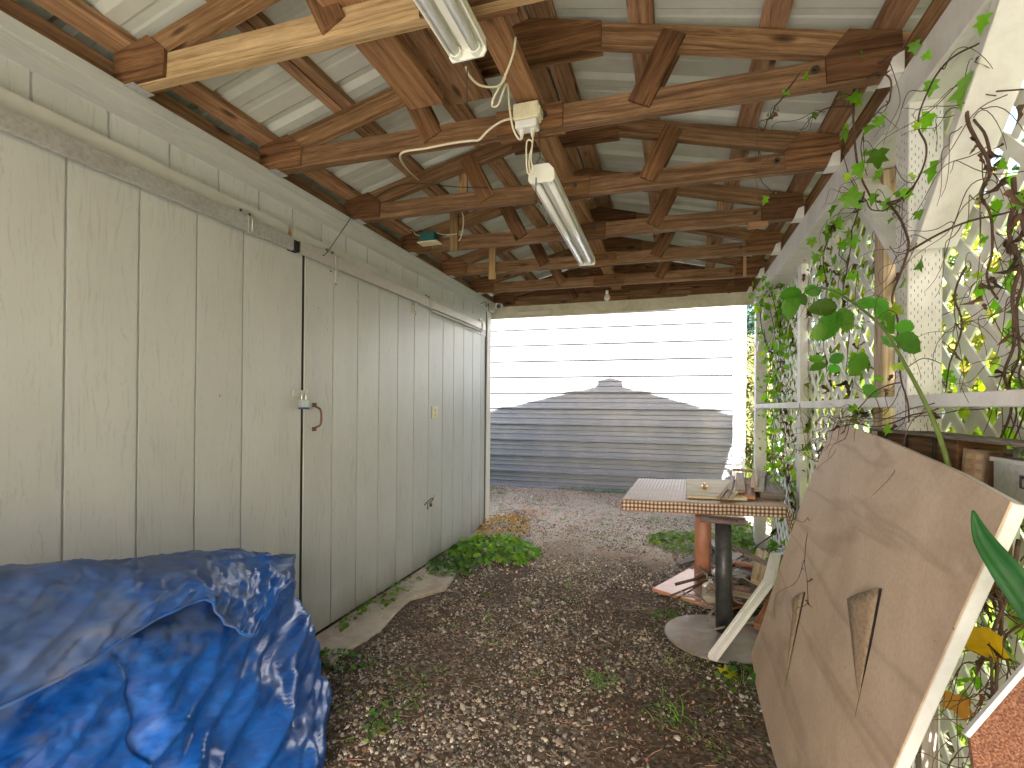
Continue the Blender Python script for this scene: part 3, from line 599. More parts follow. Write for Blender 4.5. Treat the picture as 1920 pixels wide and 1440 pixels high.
# ================================================================ BLUE TARP
def tarp_mat():
    Mt, t, b = newmat('blue_tarp'); tc = N(t, 'ShaderNodeTexCoord').outputs['Object']
    tr = mapping(t, tc, (1, 1, 1), rot=(.5, .3, .4))
    n1 = noise(t, mapping(t, tr, (3, 3, 5)), 1.6, 9, .66, .5); n2 = noise(t, mapping(t, tr, (30, 12, 30)), 1.0, 5, .6, 1.2); n3 = noise(t, tc, 260, 2)
    z = N(t, 'ShaderNodeSeparateXYZ', ins={0: tc}).outputs[2]
    fz = math_(t, 'ADD', n1.outputs[0], math_(t, 'MULTIPLY', math_(t, 'SUBTRACT', z, .62), .75))
    d = ramp(t, math_(t, 'ADD', fz, math_(t, 'MULTIPLY', n2.outputs[0], .18)), [(.54, 0.0), (.66, .7), (.86, .88)])
    blue = ramp(t, n2.outputs[0], [(.3, (.004, .045, .22)), (.6, (.008, .10, .42)), (.8, (.02, .16, .57))])
    dirt = ramp(t, n1.outputs[0], [(.35, (.03, .075, .21)), (.6, (.075, .10, .17)), (.78, (.15, .135, .125))])
    c = mixc(t, d.outputs[0], blue.outputs[0], dirt.outputs[0])
    t.links.new(c, b.inputs['Base Color']); rr = math_(t, 'ADD', .33, math_(t, 'MULTIPLY', d.outputs[0], .28)); t.links.new(rr, b.inputs['Roughness'])
    b.inputs['Specular IOR Level'].default_value = .55
    v1 = N(t, 'ShaderNodeTexVoronoi', feature='DISTANCE_TO_EDGE', ins={'Vector': mapping(t, N(t, 'ShaderNodeVectorMath', operation='MULTIPLY_ADD', ins={0: n1.outputs[1], 1: (.35, .35, .35), 2: tr}).outputs[0], (7, 5, 10)), 'Scale': 1.6})
    cr = ramp(t, v1.outputs[0], [(0, 0.0), (.12, 1.0)])
    h = math_(t, 'ADD', math_(t, 'MULTIPLY', cr.outputs[0], 1.1), math_(t, 'ADD', math_(t, 'MULTIPLY', n2.outputs[0], 1.3), math_(t, 'MULTIPLY', n3.outputs[0], .08)))
    bump(t, b, h, 1.0, .020); return Mt
M['tarp'] = tarp_mat()
def ridged(p, f, o=4):
    a = 1; s = 0
    for k in range(o): s += a*(1-abs(MN.noise(Vector(p)*f*(2.03**k)))*2); a *= .5
    return s
def ztop(x, y): return .862-.205*(y-.62)-.16*max(0, -1.32-x)-(.10*max(0, y-1.3))
def tarp():
    NU, NV = 330, 150; V = []; F = []
    cx, cy = -1.47, .72
    def sup(th, a, b, n=3.2): return 1/((abs(math.cos(th))/a)**n+(abs(math.sin(th))/b)**n)**(1/n)
    for j in range(NV+1):
        v = j/NV
        for i in range(NU):
            th = 2*math.pi*i/NU; cth, sth = math.cos(th), math.sin(th)
            rt = sup(th, .19, .83 if sth > 0 else 1.0); rb = sup(th, .40 if cth > 0 else .295, .93 if sth > 0 else 1.15, 2.8)
            if v < .34: r = rt*(v/.34); t = 0
            else: t = (v-.34)/.66; r = rt+(rb-rt)*(t**1.15)
            x, y = cx+r*cth, cy+r*sth; xr, yr = cx+min(r, rt)*cth, cy+min(r, rt)*sth
            zt = ztop(xr, yr); z = zt*(1-t**1.12)+(.02 if t > 0 else 0)*0
            if v < .34: z -= .025*math.sin(v/.34*math.pi)*.6
            # folds
            n = Vector((cth*1.0, sth*.6, .35 if t > 0 else 1.2)).normalized()
            q = (x*1.3, y*.55, z*2.3-1.0*y)
            amp = .026+.034*min(1, t*2.2)
            d = amp*(ridged(q, 2.1, 3)-1.1)+.010*(ridged((x*1.3, y*.6+z*.3, z*2.0-y*1.0), 6.0, 4)-1.1)+.0035*MN.noise(Vector((x, y, z))*34)
            # hanging corner folds at the far end
            if sth > .3 and t > 0: d += .03*t*math.sin(th*13+t*1.5)*min(1, t*1.5)
            x += n.x*d; y += n.y*d; z += n.z*d
            V.append((max(x, -1.773), y, max(z, .004)))
    for j in range(NV):
        for i in range(NU):
            i2 = (i+1) % NU; F.append((j*NU+i, j*NU+i2, (j+1)*NU+i2, (j+1)*NU+i))
    me = bpy.data.meshes.new('blue_tarp'); me.from_pydata(V, [], F); me.materials.append(M['tarp']); me.shade_smooth(); me.update()
    o = bpy.data.objects.new('blue_tarp', me); COL.objects.link(o)
    tag(o, 'crumpled dusty blue tarpaulin draped over a heap beside the shed wall', 'tarp')
    # upper fold lying over the front
    NU, NV = 240, 90; V = []; F = []
    for i in range(NU+1):
        y = -.25+1.70*i/NU
        xr = -1.285-.17*max(0, (y-.85)/.75)**1.6
        hem = .70+.02*math.sin(y*9)
        if y > .98: hem = .70-.16*math.sin(min(1, (y-.98)/.2)*math.pi/2)
        if y > 1.18: hem = .54+.07*min(1, (y-1.18)/.14)
        if y > 1.34: hem = .61-.06*(y-1.34)
        for j in range(NV+1):
            t = j/NV
            zr = ztop(xr, y)
            if t < .3:
                u = t/.3; x = -1.60+(xr+.02+1.60)*u; z = ztop(x, y)+.012+.012*u
                z -= .02*u**6
            else:
                u = (t-.3)/.7; z = zr-.006+(hem-zr)*u; dz = (zr-z)
                x = xr+.02+.055*math.sin(min(1, u*1.4)*math.pi/2)+.20*dz+.035*u
            q = (x*1.5, y*.5, z*2.6-y*.9)
            d = .022*(ridged(q, 2.6, 2)-1)*(.35+.65*t)+.013*(ridged((x*1.5, y*.55, z*2.6-y*1.1), 5.5, 4)-1.1)+.003*MN.noise(Vector((x, y, z))*40)
            nn = Vector((.25, 0, 1)) if t < .3 else Vector((1, .15, .25)); nn.normalize()
            V.append((x+nn.x*d, y+nn.y*d+.05*t*math.sin(y*3), z+nn.z*d))
    for i in range(NU):
        for j in range(NV): a = i*(NV+1)+j; F.append((a, a+1, a+NV+2, a+NV+1))
    me = bpy.data.meshes.new('fold_flap'); me.from_pydata(V, [], F); me.materials.append(M['tarp']); me.shade_smooth(); me.update()
    f = bpy.data.objects.new('fold_flap', me); COL.objects.link(f); f.parent = o
    so = f.modifiers.new('thick', 'SOLIDIFY'); so.thickness = .002
    edge = [Vector(V[i*(NV+1)+NV]) for i in range(0, NU+1, 3)]
    b = MB(); b.tube(edge, .0042, 7); h = b.build('hem', M['tarp'], f, smooth=True)
tarp()
# ================================================================ TABLE
tb = thing('table', 'salmon pink pedestal table under a checkered cloth beside the lattice', 'table', (.2, 3.55, 0))
c0, c1, c2, c3 = Vector((-.285, 2.955, 0)), Vector((.600, 3.07, 0)), Vector((.655, 4.10, 0)), Vector((-.25, 3.90, 0))
TZ = .675
b = MB(); b.prism([c+Vector((0, 0, TZ-.062)) for c in (c0, c1, c2, c3)], (0, 0, 1), .06); b.build('tabletop', M['pink'], tb, bevel=.004)
b = MB(); b.tube([(.202, 3.58, .055), (.202, 3.58, TZ-.062)], .055, 28, r1=.052); b.build('pedestal', M['pink'], tb, smooth=False)
for p in tb.children:
    if p.name.startswith('pedestal'): p.data.shade_smooth()
b = MB(); b.prism([(-.12, 3.33, .022), (.27, 3.13, .02), (.52, 3.62, .02), (.12, 3.84, .022)], (0, 0, 1), .022); b.build('base_plate', M['pink'], tb, bevel=.004)
def cloth_mat():
    Mt, t, b = newmat('checkered_cloth'); uv = UV(t)
    sp = N(t, 'ShaderNodeSeparateXYZ', ins={0: uv}); per = 1/.0225
    def band(s_2):
        fr = math_(t, 'FRACT', math_(t, 'MULTIPLY', s_2, per)); return math_(t, 'LESS_THAN', fr, .46)
    a, c = band(sp.outputs[0]), band(sp.outputs[1]); k = math_(t, 'MULTIPLY', math_(t, 'ADD', a, c), .5)
    cr = ramp(t, k, [(0, (.60, .50, .37)), (.5, (.22, .115, .075)), (1, (.055, .02, .014))])
    tc = N(t, 'ShaderNodeTexCoord').outputs['Object']; z = N(t, 'ShaderNodeSeparateXYZ', ins={0: tc}).outputs[2]
    y = N(t, 'ShaderNodeSeparateXYZ', ins={0: tc}).outputs[1]
    n = noise(t, tc, 7, 7, .7); n2 = noise(t, tc, 60, 5, .65)
    top = math_(t, 'GREATER_THAN', z, TZ-.001)
    dst = math_(t, 'LESS_THAN', math_(t, 'ADD', y, math_(t, 'MULTIPLY', n2.outputs[0], .06)), 3.50)
    dirt = ramp(t, n2.outputs[0], [(.3, (.24, .145, .08)), (.7, (.42, .28, .17))])
    f = math_(t, 'MULTIPLY', top, math_(t, 'ADD', math_(t, 'MULTIPLY', dst, .85), math_(t, 'MULTIPLY', math_(t, 'SUBTRACT', 1.0, dst), .32)))
    c = mixc(t, f, cr.outputs[0], dirt.outputs[0])
    t.links.new(c, b.inputs['Base Color']); b.inputs['Roughness'].default_value = .6; bump(t, b, n2.outputs[0], .25, .003); return Mt
M['cloth'] = cloth_mat()
def cloth():
    # grid over the top, draping over the front and right edges
    V = []; F = []; U = []; NX, NY = 90, 90
    def pt(u, v):                       # u along x, v along y (metres in cloth space)
        Lx = .90; Ly = .98
        dn = 0; uu = u; vv = v; off = Vector((0, 0, 0))
        cu = min(max(u, 0), Lx); cv = min(max(v, 0), Ly)
        a = c0.lerp(c1, cu/Lx); d = c3.lerp(c2, cu/Lx); p = a.lerp(d, cv/Ly)
        over_x = u-Lx if u > Lx else (u if u < 0 else 0); over_y = v if v < 0 else 0
        z = TZ+.003
        if over_y < 0:
            z -= abs(over_y); p.y -= .006+.006*math.sin(u*38)*min(1, abs(over_y)*18)
        if u > Lx: z -= (u-Lx)*.93; p.x += .012+(u-Lx)*.36+.01*math.sin(v*26)
        if u < 0: z -= abs(u); p.x -= .006
        if u > Lx and v < 0: p.y += .03*(u-Lx)/.1
        return Vector((p.x, p.y, z+.0012*math.sin(u*23+v*7)+.001*math.sin(v*31)))
    us = np.concatenate([np.linspace(-.055, 0, 5), np.linspace(.01, .9, 60), np.linspace(.905, 1.02, 10)]); vs = np.concatenate([np.linspace(-.058, 0, 6), np.linspace(.012, .985, 60)])
    for v in vs:
        for u in us: V.append(tuple(pt(u, v)))
    nx = len(us)
    for j in range(len(vs)-1):
        for i in range(nx-1):
            if us[i] >= .9 and vs[j] < -.0: pass
            F.append((j*nx+i, j*nx+i+1, (j+1)*nx+i+1, (j+1)*nx+i)); U.append([(us[i], vs[j]), (us[i+1], vs[j]), (us[i+1], vs[j+1]), (us[i], vs[j+1])])
    b = MB(); b.v = V; b.f = [list(f) for f in F]; b.uv = U; o = b.build('tablecloth', M['cloth'], recalc=False, smooth=True)
    s_2 = o.modifiers.new('thick', 'SOLIDIFY'); s_2.thickness = .0015; s_2.offset = 1
    tag(o, 'brown and cream checkered cloth drooping over the pedestal table, dusty on top', 'tablecloth')
cloth()
def board(name, pts, z, th, mat, label, cat='board', group='scrap boards on the table', w_=None):
    b = MB(); a, c = Vector(pts[0]), Vector(pts[1]); b.beam((a.x, a.y, z+th/2 if len(pts[0]) < 3 else a.z), (c.x, c.y, z+th/2 if len(pts[1]) < 3 else c.z), w_, th); o = b.build(name, M[mat], bevel=.0015)
    return tag(o, label, cat, group)
TT = TZ+.0065
def V2(x, y, z=None): return (x, y, z if z is not None else 0)
def bar(name, p, q, wd, th, mat, label, cat='board', group=None, up=(0, 0, 1)):
    b = MB(); b.beam(p, q, wd, th, up=up); return tag(b.build(name, M[mat], bevel=.0015), label, cat, group)
b = MB(); b.prism([(.085, 3.13, TT), (.42, 3.16, TT), (.455, 3.93, TT), (.10, 3.86, TT)], (0, 0, 1), .019); tag(b.build('cutting_board', M['ply_pale'], bevel=.002), 'pale square board lying flat on the checkered table', 'board')
fz = TT+.0195
fit = thing('brass_fitting', 'small brass threaded fitting standing on the pale board', 'fitting', (.20, 3.42, fz))
b = MB(); b.tube([(.20, 3.42, fz), (.20, 3.42, fz+.012)], .014, 6); b.build('hex_nut', M['brass'], fit)
b = MB(); b.tube([(.20, 3.42, fz+.0122), (.20, 3.42, fz+.017)], .020, 16); b.build('flange', M['brass'], fit)
b = MB(); b.tube([(.20, 3.42, fz+.0172), (.20, 3.42, fz+.036)], .0095, 14); b.build('spout', M['brass'], fit)
G = 'scrap boards on the table'
bar('wood_strip', (.255, 3.03, fz+.006), (.42, 3.86, fz+.006), .022, .010, 'tan_wood', 'leftmost thin strip lying across the pale board on the table', 'strip', G)
bar('wood_strip', (.288, 3.035, fz+.006), (.452, 3.86, fz+.006), .026, .010, 'tan_wood', 'second thin strip from the left, side by side with others across the pale board', 'strip', G)
bar('wood_strip', (.322, 3.05, fz+.007), (.486, 3.88, fz+.007), .026, .011, 'tan_wood', 'third thin strip across the pale board, next to the crossed boards', 'strip', G)
bar('scrap_board', (.425, 3.20, TT+.013), (.56, 4.05, TT+.013), .085, .022, 'red_wood', 'lowest orange-ended board under the crossed strips on the table', 'board', G)
bar('scrap_board', (.395, 3.27, TT+.036), (.50, 4.15, TT+.040), .055, .018, 'tan_wood', 'tan board lying on top of the orange-ended board', 'board', G)
bar('scrap_board', (.34, 3.30, TT+.032), (.44, 4.05, TT+.028), .022, .014, 'tan_wood', 'narrow tan stick leaning beside the stacked boards on the table', 'board', G)
bar('scrap_board', (.46, 4.22, TT+.062), (.62, 4.16, TT+.062), .05, .02, 'tan_wood', 'short tan offcut lying crosswise at the far end of the stacked boards', 'board', G)
bar('scrap_board', (.575, 3.28, TT+.020), (.66, 4.15, TT+.020), .135, .036, 'grey_wood', 'thick weathered grey plank on the table edge next to the lattice', 'board', G)
bar('scrap_board', (.50, 3.28, TT+.048), (.66, 4.2, TT+.052), .05, .018, 'grey_wood', 'thin grey stick resting on the thick grey plank', 'board', G)
bar('scrap_board', (.36, 3.22, TT+.036), (.43, 3.62, TT+.036), .03, .012, 'ply_pale', 'short pale stick beside the thin strips on the table', 'board', G)
bar('scrap_board', (.49, 3.40, TT+.055), (.60, 4.10, TT+.075), .038, .02, 'tan_wood', 'tan stick sloping up over the other scrap boards on the table', 'board', G)
# ---------------- free pedestal
pd = thing('pedestal_base', 'black column stand with round iron foot and bare rusty top plate before the table', 'pedestal', (.27, 2.87, 0))
b = MB(); ring = [(.235+.27*math.cos(a)*1.0, 2.79+.27*math.sin(a), .012) for a in np.linspace(0, 2*math.pi, 64, endpoint=False)]
b.prism(ring, (0, 0, 1), .012); b.build('foot_disc', M['disc'], pd, bevel=.004)
b = MB(); b.tube([(.272, 2.865, .0245), (.262, 2.86, .615)], .044, 36, r1=.041); o = b.build('column', M['blackpaint'], pd); o.data.shade_smooth()
b = MB(); cx, cy, tz = .262, 2.865, .617
for (x0, x1, y0, y1) in ((-.115, .115, -.085, -.045), (-.115, .115, .045, .085), (-.115, -.07, -.0448, .0448), (.07, .115, -.0448, .0448)):
    b.prism([(cx+x0-.02*(y0 > 0), cy+y0, tz), (cx+x1, cy+y0, tz), (cx+x1, cy+y1, tz), (cx+x0, cy+y1, tz)], (0, 0, 1), .007)
b.prism([(cx-.07, cy-.0446, tz-.001), (cx+.07, cy-.0446, tz-.001), (cx+.07, cy+.0446, tz-.001), (cx-.07, cy+.0446, tz-.001)], (0, 0, 1), .003); b.build('top_plate', M['rust'], pd, bevel=.0015)
# ================================================================ SCRAP PILE
def rod(pts, r, mat, label, cat='rod', group='thin iron rods sticking out of the scrap pile'):
    b = MB(); b.tube(pts, r, 8); return tag(b.build('iron_rod', M[mat], smooth=True), label, cat, group)
rod([(-.083, 3.0, .03), (.08, 3.20, .078), (.26, 3.44, .13)], .0055, 'darkrod', 'lowest left iron rod, its tip on the gravel before the pink base plate')
rod([(-.006, 3.187, .06), (.22, 3.36, .125)], .006, 'darkrod', 'middle left iron rod lying over the pink base plate')
rod([(.023, 3.345, .08), (.25, 3.45, .135)], .010, 'darkrod', 'thickest left iron rod, uppermost over the pink base plate')
rod([(.26, 3.62, .05), (.406, 3.861, .1), (.811, 4.46, .22)], .006, 'darkrod', 'upper right iron rod pointing up toward the lattice')
rod([(.27, 3.58, .055), (.398, 3.783, .1), (.763, 4.275, .16)], .008, 'darkrod', 'middle right iron rod pointing toward the lattice')
rod([(.27, 3.48, .08), (.383, 3.635, .1), (.80, 4.07, .2)], .010, 'galv', 'pale grey rod, lowest of the right-hand rods toward the lattice')
b = MB(); b.tube([(.195, 3.305, .10), (.296, 3.598, .135)], .014, 14); o = b.build('pipe_stub', M['white'], smooth=True); tag(o, 'short white hollow pipe stub beside the pink column', 'pipe')
bar('scrap_plank', (.30, 4.70, .06), (.50, 3.75, .11), .10, .03, 'grey_wood', 'long weathered grey plank lying behind the black column in the scrap pile', 'plank', 'planks in the scrap pile', up=(0, .1, 1))
bar('scrap_plank', (.36, 3.62, .075), (.80, 3.98, .16), .07, .014, 'red_wood', 'orange-brown plank at the right of the scrap pile, tilted up to the lattice', 'plank', 'planks in the scrap pile')
bar('scrap_plank', (.37, 3.52, .10), (.52, 3.66, .105), .13, .045, 'grey_wood', 'dark thick block of wood on the scrap pile right of the black column', 'plank', 'planks in the scrap pile')
bar('scrap_plank', (.18, 3.66, .03), (.46, 3.98, .05), .09, .03, 'tan_wood', 'tan plank behind the pink column at the back of the pile', 'plank', 'planks in the scrap pile')
bar('scrap_plank', (.31, 3.20, .035), (.60, 3.46, .05), .10, .02, 'red_wood', 'thin reddish plank on the ground right of the black column', 'plank', 'planks in the scrap pile')
bar('scrap_plank', (.33, 2.98, .02), (.70, 3.22, .05), .05, .02, 'grey_wood', 'narrow grey batten on the ground behind the white moulding', 'plank', 'planks in the scrap pile')
bar('scrap_plank', (.60, 4.35, .05), (.20, 4.15, .02), .10, .02, 'tan_wood', 'tan plank flat on the ground at the far side of the pile', 'plank', 'planks in the scrap pile')
b = MB(); b.prism([(.17, 3.17, .045), (.33, 3.20, .045), (.34, 3.40, .06), (.19, 3.37, .06)], (0, 0, 1), .045); tag(b.build('paving_block', M['stonebeige'], bevel=.006), 'chipped beige paving block against the black column', 'block')
b = MB(); b.box(.36, .50, 3.28, 3.36, .06, .115); tag(b.build('brick', M['brick'], bevel=.005), 'broken red brick lying right of the black column', 'brick')
b = MB(); b.box(.52, .70, 3.55, 3.72, .0, .06); tag(b.build('brick', M['rust'], bevel=.006), 'dark dirty brick beneath the rods near the lattice', 'brick')
b = MB(); pts = smooth_path([(.36, 3.64, .30), (.41, 3.42, .325), (.47, 3.2, .34), (.575, 2.95, .345)], 5)
for i in range(len(pts)-1): b.beam(pts[i], pts[i+1], .006, .032, up=(0, .2, 1), off=1.0)
tag(b.build('bent_strip', M['grey_wood']), 'flat brownish strip curving from behind the black column to the leaning panel', 'strip')
# cream moulding leaning against the panel
b = MB(); p0, p1 = Vector((.185, 2.50, .035)), Vector((.485, 2.87, .30)); p2 = Vector((.545, 3.02, .42))
b.beam(p0, p1, .045, .022, up=(-.5, -.3, .8)); b.beam(p1, p2, .05, .03, up=(-.5, -.3, .8)); b.beam(p0+Vector((-.008, .018, .01)), p1+Vector((-.012, .02, .012)), .02, .012, up=(-.5, -.3, .8))
tag(b.build('door_moulding', M['ply_pale'] if False else M['white'], bevel=.002), 'long cream white moulding propped from the ground to the leaning panel', 'moulding')
bar('scrap_plank', (.30, 2.62, .012), (.52, 2.80, .02), .10, .012, 'red_wood', 'flat reddish board in the shade under the white moulding', 'plank', 'planks in the scrap pile')
PG = 'planks in the scrap pile'
bar('scrap_plank', (.22, 3.28, .10), (.48, 3.10, .14), .045, .02, 'tan_wood', 'short tan stick lying over the beige block and behind the black column', 'plank', PG)
bar('scrap_plank', (.42, 3.15, .09), (.66, 3.62, .16), .06, .022, 'grey_wood', 'grey broken plank propped on the brick right of the black column', 'plank', PG, up=(.3, 0, 1))
bar('scrap_plank', (.34, 3.86, .12), (.70, 3.52, .18), .05, .02, 'red_wood', 'reddish stick crossing over the pile beneath the table edge', 'plank', PG)
bar('scrap_plank', (.50, 3.30, .16), (.62, 3.90, .20), .08, .03, 'tan_wood', 'tan plank on top of the pile closest to the leaning panel', 'plank', PG, up=(.2, 0, 1))
bar('scrap_plank', (.05, 3.95, .03), (.30, 4.25, .05), .05, .02, 'grey_wood', 'short grey stick at the far left of the pile under the table', 'plank', PG)
bar('scrap_plank', (.44, 2.92, .05), (.62, 3.35, .12), .035, .035, 'red_wood', 'square reddish batten between the pile and the white moulding', 'plank', PG)
b = MB(); rs = random.Random(12)
for k in range(150):
    x, y = rs.uniform(.16, .72), rs.uniform(2.72, 4.3); a = rs.uniform(0, 6.28); L = rs.uniform(.03, .16); z = rs.uniform(.012, .05)+max(0, .11-abs(y-3.5)*.12)
    b.beam((x, y, z), (x+math.cos(a)*L, y+math.sin(a)*L, z+rs.uniform(-.01, .04)), rs.uniform(.003, .018), rs.uniform(.002, .007))
kind(tag(b.build('wood_splinters', M['grey_wood']), 'splinters and broken bits of wood strewn through the scrap pile', 'splinters'), 'stuff')
# ================================================================ LEANING PANEL
pn = thing('leaning_panel', 'large tan fibreboard panel with torn skin leaning on the lattice rail', 'panel', (.35, 1.8, 0))
def panel_mat():
    Mt, t, b = newmat('tan_hardboard'); tc = N(t, 'ShaderNodeTexCoord').outputs['Object']
    n1 = noise(t, tc, 3.2, 8, .62, .6); n2 = noise(t, tc, 90, 4); n3 = noise(t, mapping(t, tc, (4, 1.2, 7), rot=(.6, 0, 0)), .55, 3, .5, .6)
    c = ramp(t, n1.outputs[0], [(.3, (.42, .30, .20)), (.55, (.53, .395, .27)), (.75, (.60, .46, .335))]).outputs[0]
    c = mixc(t, .3, c, ramp(t, n2.outputs[0], [(.3, .72), (.7, 1.2)]).outputs[0], 'MULTIPLY')
    k = ramp(t, n3.outputs[0], [(.46, 0.0), (.5, .28), (.54, 0.0)]); c = mixc(t, k.outputs[0], c, (.20, .12, .07))
    v = N(t, 'ShaderNodeTexVoronoi', ins={'Vector': tc, 'Scale': 12.0}); d = ramp(t, v.outputs[0], [(.0, .9), (.03, .7), (.045, 0.0)]); c = mixc(t, d.outputs[0], c, (.12, .07, .04))
    t.links.new(c, b.inputs['Base Color']); b.inputs['Roughness'].default_value = .62; b.inputs['Specular IOR Level'].default_value = .25
    bump(t, b, n2.outputs[0], .12, .003); return Mt
M['panel'] = panel_mat()
def LP(y, z, off=0.0): return Vector((.34+.22*z+off*.977, y, z-off*.215))
PO = [(2.197, 1.177), (2.335, .88), (2.43, .55), (2.475, .25), (2.53, .075), (2.30, .03), (1.95, .012), (1.30, .012), (1.235, .42), (1.19, .65), (1.15, .85), (1.105, 1.06), (1.30, 1.092), (1.75, 1.142)]
pN = Vector((.977, 0, -.215))
b = MB(); b.prism([LP(y, z) for y, z in PO], pN, .0032); b.build('face_skin', M['panel'], pn)
b = MB(); b.prism([LP(y*.998+.004, z*.996+.002, .0034) for y, z in PO], pN, .026); b.build('core', M['white'], pn, bevel=.003)
def tear_and_shade(pts, tip, name='torn_flap'):
    b = MB(); a = [LP(y, z, -.0008) for y, z in pts]; b.prism([a[0], a[1], tip], (a[1]-a[0]).cross(Vector(tip)-a[0]), .0012); return b
for (hole, flap, lift) in ((([1.735, .565], [1.76, .40], [1.60, .13], [1.64, .30], [1.66, .47]), None, 0),):
    pass
M['torn'] = plain('torn_board_core', (.27, .19, .115), .85, nz=.3, sc=90, bs=.5)
def torn(A, B, Mid, T, lift, dw):
    """a skin triangle hinged along B-T and curled off the face at A, with its shade painted as a dark slit beside it"""
    b = MB(); b.prism([LP(*B, -.0006), LP(B[0]-dw, B[1]+.004, -.0006), LP((B[0]+T[0])/2-dw*.8, (B[1]+T[1])/2, -.0006), LP(T[0]-.004, T[1]-.05, -.0006), LP(T[0], T[1], -.0006)], -pN, .0006); b.build('tear_and_shade', M['gap'], pn)  # dark sliver stands in for the shade beside the lifted flap
    n_ = 8; V = []; F = []
    for i in range(n_+1):
        u = i/n_; h = LP(B[0]+(T[0]-B[0])*u, B[1]+(T[1]-B[1])*u, -.0012)
        fr = (A[0]+(Mid[0]-A[0])*min(1, u*2.6), A[1]+(Mid[1]-A[1])*min(1, u*2.6)) if u < .385 else (Mid[0]+(T[0]-Mid[0])*(u-.385)/.615, Mid[1]+(T[1]-Mid[1])*(u-.385)/.615)
        e = LP(*fr, -.0012)-pN*lift*(1-u)**.8
        for k in range(5):
            t = k/4; q = h.lerp(e, t)-pN*(.006*math.sin(t*math.pi)*(1-u)); V.append(tuple(q))
    for i in range(n_):
        for k in range(4): a = i*5+k; F.append([a, a+1, a+6, a+5])
    b = MB(); b.v = V; b.f = F; b.uv = [[(0, 0)]*4]*len(F); o = b.build('torn_flap', M['torn'], pn, smooth=True); so = o.modifiers.new('thick', 'SOLIDIFY'); so.thickness = .002
torn((1.594, .687), (1.486, .764), (1.535, .62), (1.437, .50), .022, .014)
torn((2.10, .492), (2.034, .554), (2.06, .46), (1.985, .27), .012, .016)
b = MB(); b.prism([LP(2.00, .36, -.0006), LP(1.985, .365, -.0006), LP(1.968, .20, -.0006)], -pN, .0006); b.build('tear_and_shade', M['torn'], pn)
# ---------------- stuff behind the panel
b = MB(); b.prism([(.655, 2.02, 1.150), (.655, 1.26, 1.150), (.665, 1.10, 1.142), (.775, 1.10, 1.142), (.775, 2.02, 1.150)], (0, 0, 1), .010)
cb = thing('old_cabinet', 'old brown wooden cabinet with a dusty top, wedged behind the leaning panel', 'cabinet', (.71, 1.6, 0))
b.build('top', M['grey_wood'], cb, bevel=.002)
b = MB(); b.box(.672, .772, 1.50, 2.0, .93, 1.149, ax=1); b.build('side_panel', M['ply'], cb, bevel=.003)
for y in (1.74, 1.96): b = MB(); b.box(.70, .74, y, y+.035, -.02, .9295, ax=2); b.build('leg', M['grey_wood'], cb)
b = MB(); b.box(.6665, .6715, 1.60, 1.607, .9, 1.147, ax=2); b.box(.6665, .6715, 1.76, 1.768, .9, 1.147, ax=2); b.build('seam', M['gap'], cb)
b = MB(); b.tube(smooth_path([(.70, 1.455, .85), (.695, 1.46, 1.0), (.70, 1.455, 1.13)]), .032, 16); o = b.build('cloth_roll', M['cloth'], smooth=True); tag(o, 'rolled checkered cloth standing behind the panel right of the cabinet', 'cloth')
b = MB(); b.tube([(.70, 1.385, .80), (.70, 1.385, 1.125)], .02, 14); tag(b.build('rusty_pipe', M['rust'], smooth=True), 'rusty upright pipe behind the panel', 'pipe')
b = MB(); b.tube([(.735, 1.41, .80), (.735, 1.41, 1.135)], .012, 12); tag(b.build('pale_pipe', M['galv'], smooth=True), 'thin pale upright pipe beside the rusty pipe behind the panel', 'pipe')
mbx = thing('metal_box', 'grey metal box with a slotted front behind the near end of the panel', 'box', (.72, 1.2, 1.0))
b = MB(); b.box(.672, .775, 1.10, 1.355, 1.02, 1.12); b.build('box_body', M['galv'], mbx, bevel=.003)
b = MB(); b.box(.669, .6715, 1.20, 1.26, 1.085, 1.091); b.box(.669, .6715, 1.20, 1.26, 1.065, 1.068); b.box(.669, .6715, 1.197, 1.2, 1.065, 1.091); b.box(.669, .6715, 1.26, 1.263, 1.065, 1.091); b.build('slot_frame', M['black'], mbx)
b = MB(); b.box(.666, .6715, 1.10, 1.355, 1.112, 1.121); b.build('rim', M['header'], mbx)
# rusty board in the near right corner
rb = thing('rusty_board', 'speckled rust-brown board with a pale edge in the near right corner', 'board', (.55, .85, .4))
q = [Vector((.405, .865, .755)), Vector((.515, .905, .885)), Vector((.60, .80, .885)), (Vector((.60, .70, .60))), Vector((.395, .80, .60))]
nn = (q[1]-q[0]).cross(q[4]-q[0]).normalized(); nn = nn if nn.y > 0 else -nn
def rust_mat():
    Mt, t, b = newmat('speckled_rust'); tc = N(t, 'ShaderNodeTexCoord').outputs['Object']; n = noise(t, tc, 380, 5, .7)
    c = ramp(t, n.outputs[0], [(.35, (.05, .016, .008)), (.5, (.20, .075, .035)), (.68, (.38, .20, .12))]); t.links.new(c.outputs[0], b.inputs['Base Color']); b.inputs['Roughness'].default_value = .85
    bump(t, b, n.outputs[0], .4, .003); return Mt
M['speck'] = rust_mat()
b = MB(); b.prism(q, nn, .012); b.build('board_face', M['speck'], rb)
b = MB(); e = (q[1]-q[0]).normalized(); up_ = nn.cross(e); up_ = up_ if up_.z > 0 else -up_
b.beam(q[0]+up_*.0035+nn*.008, q[1]+up_*.0035+nn*.008, .016, .006, up=up_); b.build('edge_trim', M['corner'], rb)
